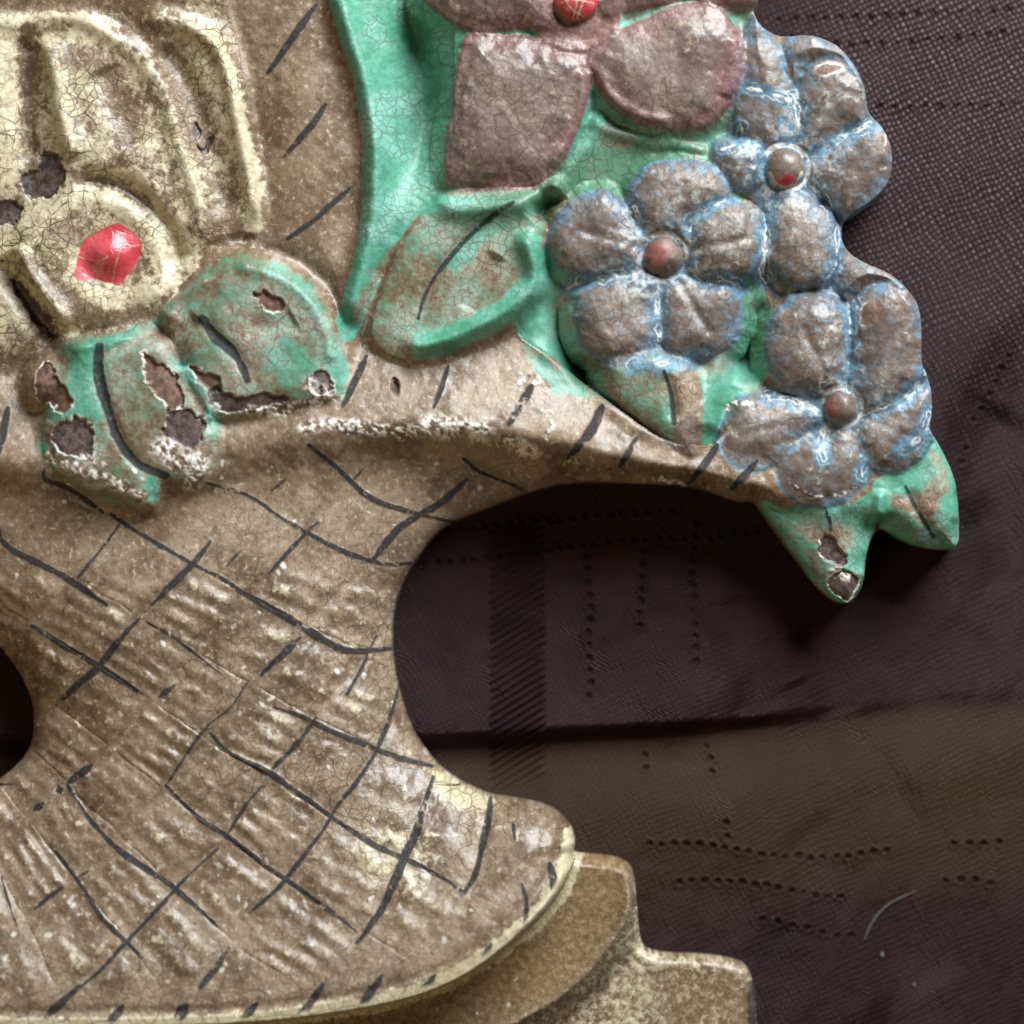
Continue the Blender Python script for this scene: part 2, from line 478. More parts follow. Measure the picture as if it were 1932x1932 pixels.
def leaf(label, pts, z, h, R, vein=None, green_w=26, keep=0.55, veinw=4.5, worn=1.0, base=None, **kw):
    k = part('leaf', None, label)
    kw.setdefault('slope', 1.7)
    kw.setdefault('k', 24)
    kw.setdefault('soft', 0.5)
    sl, d = dome(k, pts, z, h, R, **kw)
    mk('green', sl, ss(-5, 4, d + 2 * N20[sl]))
    w = ss(green_w * 0.1, green_w * 2.0, d + 34 * N60[sl] + 16 * N20b[sl])
    if base is None:
        M['green'][sl] *= np.where(d > 0, 1 - worn * w * keep, 1)
    else:
        M['green'][sl] = np.where(d > -7, np.clip(base + 0.22 * N60[sl] + 0.18 * N20b[sl], 0, 1) * ss(-6, 6, d), M['green'][sl])
    mk('crack', sl, 0.60 * ss(-4, 4, d))
    if vein:
        vs, dv, run, side = line(vein, 40)
        H[vs] -= 8 * np.exp(-(dv / 12) ** 2) * ss(0, 0.2, run) * ss(1, 0.8, run)
        stroke(vein, veinw, wear=0.05, taper=0.25)
    return k

# tall leaf beside the handle
TALL = [(596, -240), (622, 0), (640, 60), (664, 140), (680, 230), (686, 330), (680, 420), (667, 500), (645, 570), (632, 628), (645, 646), (672, 634), (692, 590), (715, 530), (742, 470), (790, 405), (826, 345), (850, 280), (858, 180), (884, 66), (850, 30), (800, -20), (780, -240)]
kt = leaf('long green leaf running up beside the brown handle', TALL, 150, 16, 40, green_w=60, keep=0.5, worn=0.35)
ridge([(628, -60), (640, 0), (668, 90), (693, 180), (708, 280), (706, 380), (692, 470), (670, 560), (652, 632)], 26, 42, kt)
ridge([(740, -120), (775, 40), (795, 160), (795, 260), (772, 350), (745, 410)], 46, -84)
ridge([(880, 66), (862, 180), (856, 280)], 14, 12)
patch('tan', [(735, 330), (790, 300), (835, 330), (780, 410), (730, 470), (700, 540), (690, 560), (715, 460)], 18, 14, 0.6)
# veined leaf under the rose flower
LEAF2 = [(702, 632), (722, 545), (762, 455), (830, 380), (920, 358), (1000, 358), (1050, 350), (1035, 420), (1014, 490), (1004, 560), (952, 612), (882, 652), (802, 682), (742, 672)]
k2 = leaf('pale green leaf with a long dark vein under the rose coloured flower', LEAF2, 172, 12, 40, vein=[(968, 385), (932, 408), (888, 445), (855, 481), (823, 521), (801, 562), (790, 602)], base=0.42)
patch('green', [(830, 380), (920, 362), (1030, 356), (1010, 430), (960, 470), (900, 440), (840, 440), (790, 450)], 20, 26, 0.65)
ridge([(752, 658), (823, 649), (895, 620), (950, 591), (1003, 547), (1011, 510), (992, 456), (985, 428)], 20, 26, k2)
sl, d, run, side = line([(762, 656), (823, 649), (895, 620), (950, 591), (1003, 547), (1011, 510), (992, 456)], 50)
mk('green', sl, ss(36, 16, d + 8 * N20[sl]) * ss(0, 0.08, run))
sl, d, run, side = line([(955, 400), (900, 450), (860, 500)], 50)
mk('green', sl, 0.75 * ss(30, 10, d + 10 * N20[sl]))
ridge([(812, 386), (895, 396), (987, 384), (1041, 361), (1078, 314), (1114, 259), (1119, 200)], 22, 20)
sl, d, run, side = line([(812, 386), (895, 396), (987, 384), (1041, 361), (1078, 314), (1114, 259), (1119, 200)], 60)
mk('green', sl, 0.9 * ss(34, 14, d + 8 * N20[sl]))
ridge([(940, 480), (912, 530), (880, 590)], 16, -12)
ridge([(1120, 205), (1140, 240), (1200, 262), (1290, 275), (1345, 295)], 16, 16)
ridge([(1066, 366), (1035, 400), (1014, 428)], 28, -74)
ridge([(1040, 540), (1070, 620), (1110, 700), (1170, 765)], 28, -62)
ridge([(985, 640), (1060, 690), (1130, 750), (1200, 805), (1280, 846)], 14, 10)
# green wash spilling on the rim
patch('green', [(985, 640), (1050, 690), (1130, 745), (1080, 748), (1030, 740), (1005, 700)], 12, 12, 0.7)
# small split leaf under the blue flower
k3 = leaf('small pale leaf with dark mid vein hanging over the basket rim', [(1150, 684), (1220, 664), (1262, 676), (1300, 690), (1316, 740), (1318, 800), (1311, 845), (1301, 860), (1272, 846), (1225, 808), (1172, 762), (1146, 716)], 186, 20, 40,
          vein=[(1252, 702), (1264, 742), (1271, 800)], base=0.55)
patch('chip', [(1225, 800), (1262, 812), (1290, 790), (1314, 780), (1312, 845), (1292, 856), (1255, 842)], 8, 8, 0.6)
sl, d = sdf([(1266, 712), (1300, 696), (1322, 750), (1318, 845), (1280, 858), (1266, 800)], 30)
unmk('green', sl, 0.7 * ss(-8, 12, d + 8 * N20[sl]))
ridge([(1395, 545), (1378, 610), (1350, 690), (1340, 760), (1335, 825)], 22, 26)
ridge([(1450, 560), (1435, 620), (1410, 690), (1395, 735)], 28, -64)

patch('tan', [(1430, 560), (1470, 560), (1450, 610), (1430, 650), (1410, 640)], 20, 16, 0.5)
patch('tan', [(1060, 400), (1110, 350), (1180, 320), (1190, 350), (1110, 390), (1060, 440)], 20, 22, 0.55)
for pts, w in (([(745, 470), (690, 560), (672, 600)], 14),):
    sl, d, run, side = line(pts, 60)
    unmk('green', sl, 0.6 * ss(w * 1.6, w * 0.3, d + 8 * N20[sl]))
# ---- flowers
def button(parent, c, r, z, h, label):
    k = part('flower_centre', parent, label)
    th = np.linspace(0, 2 * math.pi, 14)[:-1]
    pts = [(c[0] + r * math.cos(t) * (1 + 0.05 * math.sin(3 * t)), c[1] + r * math.sin(t)) for t in th]
    sl, d2, run, side = line([(c[0] - 1, c[1]), (c[0] + 1, c[1])], r + 40)
    H[sl] = H[sl] * (1 - ss(r + 16, r, d2)) + np.minimum(H[sl], z) * ss(r + 16, r, d2)
    sl, d = dome(k, pts, z, h, r * 0.95, wob=0.5, slope=3, k=3, pad=16)
    for q in ('blue', 'green', 'rose', 'cream', 'pale'):
        unmk(q, sl, ss(-2, 3, d))
    mk('slate', sl, ss(-2, 3, d))
    sl2, dd, run, side = line([(c[0] - 1, c[1]), (c[0] + 1, c[1])], r + 30)
    mk('pale', sl2, 0.8 * ss(5.5, 2.5, np.abs(dd - r - 5 + 2 * N20[sl2])) * ss(-0.2, 0.3, N60[sl2] + (X[sl2] - c[0] - (Y[sl2] - c[1])) / (3 * r)))
    return k

def flower(name, label, c, R, z, petals, h, paint, worn_at, groove=5, dR=62, keep=0.8, kk_=20, grow_=6):
    f = part(name, None, label)
    th = np.linspace(0, 2 * math.pi, 18)[:-1]
    sl, d = dome(f, [(c[0] + R * math.cos(t), c[1] + R * math.sin(t)) for t in th], z - 8, 10, 40, pad=30, k=10)
    mk(paint, sl, ss(-4, 3, d))
    unmk('green', sl, ss(-4, 3, d))
    for p in petals:
        k = part('petal', f)
        sl, d = dome(k, p, z + random.uniform(-6, 6), h * random.uniform(0.85, 1.1), dR, pad=34, k=kk_, wob=(4 if paint == 'rose' else 5), slope=1.9, soft=0.75, grow=grow_)
        for q in ('green', 'tan', 'cream', 'chip', 'ink'):
            unmk(q, sl, ss(-7, -1, d))
        mk(paint, sl, ss(-8, -2, d))
        w = ss(worn_at[0], worn_at[1], d + 24 * N20b[sl] + 30 * N60[sl])
        M[paint][sl] *= np.where(d > 0, 1 - keep * w, 1)
        mk('slate', sl, ss(-6, 0, d))
        mk('cream', sl, 0.22 * w * ss(0.15, 0.9, N60[sl] + N20[sl] * 0.7))
        mk('crack', sl, 0.55 * ss(-4, 2, d))
        H[sl] += ss(4, 26, d) * (3.6 * N60[sl] + 1.0 * N20b[sl])
        M[paint][sl] *= np.clip(0.95 + 0.45 * N60[sl], 0.45, 1.25) if paint == 'blue' else 1
        if groove:
            pc = np.array(p, float).mean(0)
            v = pc - np.array(c, float)
            e = pc + 0.4 * v
            ridge([tuple(np.array(c) + 0.35 * v), tuple(pc), tuple(e)], 9, -groove * random.uniform(0.3, 1.0))
    return f

sl, d = sdf([(1400, 30), (1500, 30), (1900, 60), (1900, 800), (1770, 830), (1640, 830), (1600, 560), (1440, 535)], 20)
mk('slate', sl, ss(-6, 6, d))
mk('blue', sl, 0.42 * ss(-6, 6, d) * (0.8 + 0.6 * N60[sl]))
F1 = flower('blue_flower', 'blue flower with brown centre lying against the rose coloured flower', (1250, 485), 84, 178,
    [[(1190, 395), (1195, 355), (1225, 325), (1275, 312), (1330, 318), (1365, 345), (1368, 378), (1335, 395), (1305, 420), (1290, 447), (1255, 448), (1225, 440)],
     [(1298, 450), (1320, 408), (1360, 388), (1405, 396), (1430, 430), (1433, 475), (1416, 508), (1375, 528), (1325, 522), (1300, 503)],
     [(1285, 527), (1320, 533), (1365, 538), (1390, 570), (1388, 615), (1365, 655), (1320, 675), (1277, 670), (1250, 640), (1246, 580), (1257, 538)],
     [(1238, 530), (1234, 580), (1238, 640), (1205, 670), (1155, 682), (1110, 657), (1090, 610), (1095, 567), (1130, 540), (1180, 526), (1215, 522)],
     [(1203, 500), (1165, 513), (1110, 518), (1065, 505), (1043, 460), (1055, 415), (1085, 385), (1130, 368), (1168, 385), (1192, 420), (1212, 455)]],
    30, 'blue', (-20, 34))
F2 = flower('blue_flower', 'blue flower at the outer edge with a ringed dark centre', (1480, 318), 90, 166,
    [[(1456, 275), (1415, 265), (1393, 235), (1392, 190), (1395, 120), (1405, 75), (1424, 35), (1442, 60), (1470, 110), (1486, 165), (1496, 210), (1490, 255)],
     [(1478, 110), (1490, 80), (1530, 68), (1580, 88), (1613, 127), (1631, 167), (1620, 170), (1585, 118), (1545, 116), (1510, 130), (1496, 150)],
     [(1503, 265), (1510, 210), (1514, 165), (1540, 124), (1583, 116), (1618, 146), (1634, 190), (1626, 232), (1590, 255), (1545, 280), (1517, 293)],
     [(1532, 312), (1570, 279), (1620, 247), (1658, 242), (1680, 280), (1682, 330), (1663, 366), (1625, 392), (1592, 398), (1562, 370), (1537, 342)],
     [(1490, 368), (1530, 387), (1560, 412), (1575, 460), (1568, 508), (1543, 530), (1500, 530), (1466, 500), (1452, 450), (1457, 402)],
     [(1440, 332), (1402, 357), (1372, 345), (1350, 315), (1358, 280), (1395, 272), (1430, 287)]],
    28, 'blue', (-18, 34))
F3 = flower('blue_flower', 'lowest blue flower with small red centre above two green leaf tips', (1583, 768), 84, 160,
    [[(1560, 737), (1520, 737), (1475, 717), (1452, 670), (1460, 610), (1490, 577), (1535, 560), (1575, 576), (1592, 620), (1588, 680), (1578, 730)],
     [(1600, 505), (1645, 500), (1690, 522), (1722, 556), (1700, 545), (1650, 536), (1612, 552), (1590, 545)],
     [(1607, 735), (1614, 680), (1614, 620), (1621, 577), (1645, 547), (1690, 540), (1722, 573), (1736, 630), (1733, 690), (1718, 730), (1680, 760), (1640, 775)],
     [(1627, 792), (1660, 767), (1715, 745), (1750, 740), (1757, 790), (1744, 838), (1705, 878), (1660, 885), (1630, 860), (1616, 827)],
     [(1570, 818), (1605, 822), (1625, 862), (1622, 910), (1590, 940), (1545, 950), (1500, 935), (1475, 900), (1477, 862), (1512, 832)],
     [(1545, 787), (1512, 815), (1470, 865), (1420, 882), (1380, 867), (1365, 832), (1378, 787), (1402, 757), (1450, 752), (1500, 757)]],
    30, 'blue', (-26, 26))
F4 = flower('rose_flower', 'large worn rose coloured flower with red centre at the top edge', (1085, 10), 90, 178,
    [[(886, 74), (950, 74), (1020, 82), (1080, 88), (1106, 116), (1110, 150), (1098, 200), (1078, 260), (1048, 310), (1016, 343), (960, 350), (900, 345), (852, 342), (846, 300), (856, 220), (870, 130)],
     [(1116, 97), (1152, 72), (1212, 47), (1280, 17), (1340, 17), (1378, 50), (1391, 100), (1384, 160), (1360, 213), (1320, 241), (1270, 245), (1200, 228), (1152, 195), (1126, 150)],
     [(850, -60), (802, -10), (822, 15), (862, 43), (910, 58), (970, 53), (1030, 48), (1040, 20), (1030, -40), (960, -120)],
     [(1142, 28), (1200, 18), (1290, -2), (1340, 4), (1410, 12), (1432, -10), (1430, -60), (1350, -160), (1200, -140), (1122, -40)],
     [(1030, -44), (960, -124), (1000, -225), (1120, -225), (1180, -144), (1116, -54)]],
    32, 'rose', (-25, 55), groove=0, dR=95, keep=0.62, kk_=38, grow_=3)
# slightly dished rose petals with a raised rolled edge
for c, r in (((975, 215), 85), ((1255, 130), 90)):
    sl, d2, run, side = line([(c[0] - 1, c[1]), (c[0] + 1, c[1])], 200)
    H[sl] -= 5 * np.exp(-(d2 / r) ** 2)
ridge([(1102, 130), (1098, 200), (1070, 270), (1035, 318)], 12, 11)
ridge([(1120, 120), (1150, 185), (1200, 220), (1270, 236)], 12, 10)
ridge([(1388, 70), (1386, 130), (1368, 190)], 16, 8)

for c in ((1250, 485), (1480, 318), (1584, 768)):
    sl, d2, run, side = line([(c[0] - 1, c[1]), (c[0] + 1, c[1])], 150)
    f = ss(135, 50, d2 + 40 * N60[sl])
    mk('blue', sl, 0.75 * f * ss(-0.4, 0.3, N20b[sl]))
    mk('pale', sl, 0.34 * f * ss(0.12, 0.34, N8[sl] + 0.5 * N20[sl]))
B1 = button(F1, (1250, 485), 37, 186, 26, 'brown domed centre flecked with red paint')
B2 = button(F2, (1480, 318), 38, 172, 28, 'dark domed centre with a red and yellow lower edge')
B3 = button(F3, (1586, 768), 32, 168, 28, 'domed centre with orange red paint on its left')
B4 = button(F4, (1085, 4), 40, 190, 26, 'red centre with yellow cracks')
sl, d = patch('red', [(1046, -30), (1085, -40), (1124, -30), (1126, 10), (1108, 36), (1085, 44), (1062, 34), (1044, 10)], 3, 4, 0.95)
for pts in ([(1085, -20), (1088, 10), (1080, 42)], [(1060, -10), (1075, 20), (1100, 36)], [(1115, -10), (1098, 14), (1088, 40)], [(1050, 14), (1080, 6), (1120, 12)]):
    sl, d, run, side = line(pts, 20)
    mk('cream', sl, ss(2.4, 0.8, d + 1.5 * N8[sl]) * 0.8)
    unmk('red', sl, ss(2.4, 0.8, d + 1.5 * N8[sl]) * 0.7)
for pts in ([(1225, 470), (1248, 455), (1272, 470), (1255, 490), (1240, 512), (1226, 500)], [(1560, 760), (1572, 748), (1582, 768), (1578, 786), (1562, 784)]):
    patch('red', pts, 3, 11, 0.5)
    sl, d = sdf(pts, 20)
    mk('rust', sl, 0.55 * ss(-8, 2, d + 10 * N8[sl]))
sl, d = patch('red', [(1460, 340), (1480, 334), (1500, 338), (1490, 352), (1472, 352)], 2, 2, 0.95)
sl, d, run, side = line([(1450, 330), (1462, 350), (1482, 358), (1502, 348), (1512, 330)], 20)
mk('cream', sl, ss(6, 2, d + 2 * N8[sl]))

# dark red in the folds of the rose petals
for pts, w in (([(850, 345), (900, 350), (960, 352), (1015, 347)], 9), ([(1290, 242), (1330, 238), (1352, 222)], 10), ([(885, 70), (950, 72), (1040, 80), (1090, 92)], 5),
               ([(820, 15), (862, 45), (910, 60)], 9), ([(1330, 10), (1400, 14), (1430, 4)], 12), ([(1388, 70), (1392, 110), (1372, 190)], 14)):
    sl, d, run, side = line(pts, 40)
    mk('rose', sl, ss(w * 1.8, w * 0.5, d + 7 * N20[sl]))

# pale crazed lines in the blue valleys
BL = [[(1195, 395), (1210, 425), (1225, 452)], [(1370, 380), (1320, 405), (1298, 440)], [(1435, 440), (1440, 480), (1436, 515), (1445, 525)], [(1300, 510), (1325, 527), (1372, 532), (1395, 550)],
      [(1240, 540), (1240, 590), (1243, 640)], [(1205, 505), (1150, 522), (1095, 530), (1070, 545)], [(1500, 260), (1504, 210), (1494, 180)], [(1520, 298), (1560, 276), (1610, 250), (1640, 235)],
      [(1535, 345), (1570, 395), (1590, 425)], [(1450, 395), (1446, 450), (1440, 500)], [(1580, 425), (1575, 500), (1560, 535), (1600, 560), (1615, 580)], [(1395, 240), (1390, 270), (1360, 285)],
      [(1600, 740), (1602, 690), (1604, 620), (1600, 570)], [(1610, 790), (1650, 770), (1700, 755), (1745, 705)], [(1560, 800), (1545, 830), (1552, 870)], [(1540, 780), (1490, 752), (1450, 750)],
      [(1478, 270), (1480, 240)], [(1445, 300), (1425, 288)], [(1515, 335), (1530, 345)], [(1440, 335), (1430, 345)], [(1510, 300), (1530, 290)], [(1195, 690), (1290, 684), (1330, 672)],
      [(1405, 170), (1440, 178), (1490, 190)], [(1632, 860), (1626, 900), (1632, 880)], [(1700, 850), (1735, 820), (1750, 780)]]
for pts in BL:
    sl, d, run, side = line(pts, 60)
    dw = d + 9 * N20[sl] + 3 * N8[sl]
    mk('blue', sl, ss(30, 8, d + 8 * N20[sl]))
    mk('pale', sl, 0.75 * ss(2.4, 0.9, np.abs(dw - 1)) * ss(-0.25, 0.2, N20b[sl] + 0.2))
    mk('pale', sl, 0.5 * ss(1.6, 0.6, np.abs(dw - 11)) * ss(0.05, 0.35, N20b[sl]))
for c, r in (((1250, 485), 35), ((1480, 318), 36), ((1586, 768), 30)):
    sl, d2, run, side = line([(c[0] - 1, c[1]), (c[0] + 1, c[1])], 60)
    for q in ('blue', 'pale'):
        unmk(q, sl, ss(r, r - 5, d2))
# bare reddish scuffs on the outer petals
for pts in ([(1540, 130), (1565, 120), (1592, 128), (1575, 142), (1545, 146)], [(1625, 580), (1650, 568), (1665, 590), (1648, 612), (1622, 610)], [(1680, 545), (1700, 560), (1718, 600), (1700, 595)],
            [(1672, 250), (1680, 270), (1676, 300), (1664, 280)], [(1478, 590), (1500, 585), (1495, 610), (1480, 615)]):
    patch('rust', pts, 3, 6, 0.85)
    sl, d = sdf(pts, 30)
    mk('pale', sl, 0.7 * ss(3, 1, np.abs(d + 6 * N20[sl])) * ss(0, 0.4, N60[sl] + N20b[sl]))

# ---- lower left pair of leaves
k5 = leaf('chipped green leaf hanging lowest over the wicker with a curved black vein', [(142, 650), (193, 646), (255, 636), (317, 640), (352, 699), (394, 757), (404, 793), (419, 823), (408, 866), (394, 895), (365, 914), (317, 910), (299, 934), (284, 956), (219, 945), (146, 916), (91, 861), (86, 808), (98, 764), (73, 757), (69, 720), (91, 695), (120, 684)],
          208, 26, 46, vein=[(194, 656), (194, 713), (212, 779), (232, 832), (268, 876), (318, 896)], base=0.40, veinw=9)
k6 = leaf('chipped green leaf above the rim with a broad grey vein', [(318, 600), (350, 570), (392, 512), (440, 487), (502, 500), (562, 530), (612, 580), (637, 640), (640, 700), (634, 748), (590, 762), (510, 782), (430, 790), (388, 772), (352, 700), (330, 650)],
          206, 26, 46, vein=[(386, 604), (412, 637), (448, 669), (472, 718)], base=0.44, veinw=10)
patch('green', [(142, 650), (255, 640), (205, 662), (188, 720), (205, 790), (160, 792), (100, 800), (96, 764), (128, 715)], 16, 16, 0.85)
patch('green', [(540, 630), (622, 690), (630, 730), (590, 752), (520, 725), (490, 690)], 20, 20, 0.7)
patch('green', [(390, 560), (470, 540), (480, 570), (400, 600)], 20, 20, 0.5)
patch('green', [(280, 905), (300, 900), (302, 935), (286, 950)], 6, 6, 0.95)
for pts, w, st in (([(130, 655), (230, 642), (310, 600), (372, 548), (400, 515)], 14, 0.95), ([(440, 496), (520, 518), (580, 558), (622, 630), (634, 700), (632, 740)], 20, 1.0), ([(345, 690), (390, 750), (402, 792)], 12, 1.0),
                   ([(90, 815), (92, 850), (110, 880)], 12, 0.8), ([(405, 800), (412, 840), (402, 880)], 14, 0.6), ([(150, 915), (220, 942), (284, 952)], 9, 0.6), ([(215, 700), (240, 780), (300, 800)], 26, 0.35)):
    sl, d, run, side = line(pts, 60)
    mk('green', sl, st * ss(w * 1.8, w * 0.3, d + 9 * N20[sl]) * np.clip(0.75 + 0.7 * N60[sl], 0.25, 1))
ridge([(130, 660), (230, 640), (310, 600), (372, 545), (400, 515)], 14, 14)
ridge([(440, 496), (520, 520), (580, 560), (622, 630), (632, 700)], 16, 12)
ridge([(345, 690), (390, 750), (405, 800)], 12, 12)
ridge([(560, 600), (520, 620), (470, 610)], 24, -8)
ridge([(350, 700), (345, 640), (380, 600)], 14, -10)
for pts, kind in (([(275, 668), (300, 680), (330, 700), (344, 735), (352, 770), (330, 772), (305, 750), (285, 720)], 'rust'),
                  ([(75, 692), (98, 690), (120, 720), (142, 758), (125, 775), (100, 757), (76, 750)], 'rust'),
                  ([(112, 805), (140, 790), (168, 795), (185, 830), (175, 862), (140, 862), (110, 845)], 'chip'),
                  ([(315, 795), (350, 770), (388, 790), (392, 820), (370, 845), (322, 832)], 'chip'),
                  ([(405, 735), (440, 742), (470, 750), (520, 745), (545, 755), (500, 770), (430, 775), (402, 760)], 'chip'),
                  ([(585, 712), (612, 705), (630, 735), (605, 748), (588, 735)], 'chip'),
                  ([(485, 560), (510, 555), (540, 570), (530, 590), (500, 588)], 'rust'),
                  ([(360, 690), (390, 700), (425, 730), (400, 740), (370, 715)], 'rust')):
    flake(pts, kind)
# chalky white scuffs
def scuff(pts, w, s=1.0, thr=-0.05):
    sl, d, run, side = line(pts, 40)
    f = ss(w, w * 0.25, d + 0.5 * w * N20[sl])
    mk('pale', sl, s * f * ss(thr, thr + 0.3, N8[sl] + 0.6 * N5[sl]))
    mk('chip', sl, 0.85 * f * ss(0.15, 0.5, N20b[sl] + 0.2 * N8[sl]))
    unmk('green', sl, f * 0.8)
    H[sl] += 2.2 * f * N8[sl]
scuff([(100, 862), (150, 884), (200, 900), (240, 922), (275, 938)], 15, 1.0, -0.15)
scuff([(165, 862), (190, 872), (208, 880)], 9, 0.9, -0.1)
scuff([(315, 848), (345, 868), (382, 878), (368, 905)], 30, 1.0, -0.2)
scuff([(470, 772), (520, 777), (580, 764), (630, 747)], 14, 1.0, -0.15)
scuff([(590, 728), (612, 740), (632, 750)], 20, 1.0, -0.15)
scuff([(572, 810), (620, 802), (680, 808), (760, 814), (800, 808)], 19, 1.0, -0.12)
scuff([(806, 802), (840, 810), (880, 808), (908, 814)], 29, thr=-0.25)
scuff([(950, 835), (985, 845), (1005, 848)], 18, thr=-0.15)
scuff([(1025, 770), (1040, 800), (1030, 830)], 12, 0.7, 0.1)
scuff([(985, 725), (1010, 720), (1030, 730)], 14, 0.8)
scuff([(1240, 902), (1270, 910), (1290, 915)], 10)
scuff([(1075, 872), (1100, 868), (1118, 868)], 8, 0.8)
scuff([(1372, 770), (1390, 760), (1420, 765)], 8)
scuff([(1490, 912), (1530, 937), (1580, 934), (1612, 920)], 5, 0.7, 0.1)
scuff([(1400, 760), (1440, 745), (1480, 740)], 6, 0.6, 0.2)
flake([(742, 716), (752, 720), (755, 738), (748, 748), (740, 735)], 'rust', 2)
flake([(745, 722), (752, 728), (750, 742), (744, 738)], 'chip', 2)

# ---- lower right leaf tips
k7 = leaf('green leaf tip pointing down over the dark cloth with bare grey chips', [(1436, 947), (1480, 957), (1540, 955), (1600, 952), (1640, 930), (1660, 960), (1648, 1010), (1634, 1060), (1630, 1098), (1616, 1127), (1597, 1137), (1572, 1128), (1540, 1098), (1505, 1052), (1470, 1003)],
          112, 30, 44, green_w=34, keep=0.8)
k8 = leaf('outermost green leaf tip with a dark vein beside the lowest blue flower', [(1645, 930), (1664, 897), (1720, 882), (1757, 818), (1785, 862), (1803, 905), (1810, 950), (1811, 1015), (1800, 1035), (1742, 1031), (1694, 1015), (1664, 997)],
          112, 30, 44, vein=[(1708, 918), (1728, 958), (1762, 1012)], green_w=30, keep=0.9)
ridge([(1660, 920), (1655, 980), (1640, 1040), (1628, 1100)], 12, 12)
ridge([(1762, 830), (1795, 900), (1806, 990)], 10, 8)
for pts in ([(1546, 1028), (1556, 1008), (1570, 1012), (1582, 1030), (1598, 1050), (1590, 1068), (1566, 1062), (1548, 1046)], [(1562, 1095), (1590, 1075), (1618, 1085), (1620, 1108), (1600, 1130), (1575, 1120)]):
    flake(pts, 'chip', 5)
stroke([(1556, 958), (1566, 985), (1568, 1000)], 3)
scuff([(1570, 1080), (1600, 1090)], 12, 0.8)
patch('rust', [(1520, 1040), (1535, 1035), (1560, 1075), (1550, 1095), (1530, 1070)], 4, 6, 0.6)
mk('rust', np.s_[:], 0.8 * ss(2.5, 8, D) * 0)
# tip of the tall-flower leaf at the top right
# ---- painted black strokes
for pts in ([(598, 11), (572, 47), (529, 109), (507, 139)], [(616, 197), (591, 237), (536, 299)], [(664, 354), (620, 394), (591, 419), (543, 452)]):
    stroke(pts, 6.0, wear=0.4, taper=0.6)
for pts, w in (([(692, 672), (672, 720), (650, 766)], 6), ([(846, 690), (835, 730), (820, 770)], 5), ([(1002, 730), (985, 762), (960, 802)], 7), ([(1136, 768), (1112, 815), (1070, 865)], 8),
               ([(1200, 826), (1185, 852), (1168, 882)], 5), ([(1352, 840), (1330, 872), (1300, 912)], 7), ([(1428, 868), (1405, 895), (1380, 922)], 7), ([(18, 770), (10, 820), (-5, 870)], 7)):
    stroke(pts, w, wear=0.3, taper=0.5)
A_S = [(A_L[0], 4), (A_L[1], 4.0), ([(90, 885), (92, 905), (140, 925), (196, 966)], 4), ([(212, 970), (240, 990), (300, 1025), (370, 1065), (420, 1090), (470, 1122)], 4), ([(450, 1112), (520, 1150), (570, 1180), (620, 1212), (660, 1228), (735, 1225)], 6),
       ([(0, 990), (4, 1018), (30, 1040), (70, 1060), (120, 1085), (160, 1110), (205, 1140)], 5), ([(280, 1172), (330, 1200), (370, 1230), (420, 1270)], 2.2), ([(520, 1332), (570, 1350), (620, 1375), (680, 1400), (740, 1425), (815, 1447)], 4.5),
       ([(62, 1180), (110, 1210), (190, 1255), (262, 1302)], 5), ([(400, 1380), (440, 1420), (510, 1455), (560, 1490), (630, 1540), (690, 1580), (750, 1610), (820, 1640), (880, 1680)], 4.5),
       (A_L[5][2:], 4.2), (A_L[6], 4.5), ([(100, 1590), (155, 1660), (200, 1725), (270, 1790)], 3.8), ([(875, 865), (905, 890), (960, 912), (985, 924)], 3.5), ([(8, 1650), (25, 1700), (40, 1740)], 2.2)]
for pts, w in A_S:
    stroke(pts, w, wear=0.27, taper=0.4)
B_S = [(B_L[0][:3], 3), ([(400, 1020), (370, 1060), (290, 1140)], 6), ([(268, 1165), (230, 1205), (190, 1255), (150, 1290), (105, 1330)], 5.5), ([(605, 983), (583, 1001), (510, 1081)], 3.5), ([(880, 905), (830, 950), (790, 972), (750, 1000), (705, 1055)], 6),
       ([(569, 1202), (496, 1271)], 5), ([(470, 1285), (437, 1333), (386, 1377), (317, 1479)], 2.5), ([(692, 1240), (675, 1275), (655, 1310)], 4), ([(710, 1200), (690, 1240)], 2), ([(598, 1352), (561, 1403), (518, 1446)], 4.5),
       (B_L[5][:6], 4), ([(627, 1541), (598, 1581), (547, 1647), (521, 1676), (474, 1716)], 4), (B_L[6], 6.5), (B_L[7], 6), ([(499, 1479), (467, 1516), (435, 1568)], 2.5), ([(416, 1596), (383, 1625), (346, 1661), (313, 1698), (251, 1764), (197, 1822), (150, 1860)], 3.4),
       ([(160, 1850), (98, 1906)], 6), ([(175, 1443), (131, 1475)], 6), ([(112, 1490), (118, 1488)], 7), ([(82, 1515), (68, 1526)], 6), ([(171, 1640), (153, 1650)], 3), ([(124, 1668), (73, 1709)], 4),
       ([(436, 1780), (412, 1818), (386, 1851)], 8), ([(242, 1885), (211, 1924)], 8.5), ([(359, 1886), (335, 1920)], 9), ([(490, 1882), (448, 1928)], 8.5), ([(614, 1845), (595, 1875), (569, 1902)], 6.5), ([(703, 1850), (684, 1893)], 7),
       ([(724, 1829), (700, 1865), (677, 1898)], 7), ([(822, 1829), (793, 1869)], 6), ([(927, 1770), (915, 1798), (893, 1827)], 7), ([(1036, 1625), (1044, 1650), (1046, 1682)], 6), ([(985, 1660), (994, 1702), (987, 1764)], 3.5), ([(968, 1550), (972, 1580)], 3),
       ([(455, 1040), (430, 1068)], 2), ([(540, 905), (515, 925)], 2), ([(334, 1290), (305, 1312)], 5), ([(685, 885), (668, 905)], 2.5)]
for pts, w in B_S:
    stroke(pts, w, wear=0.27, taper=0.5)
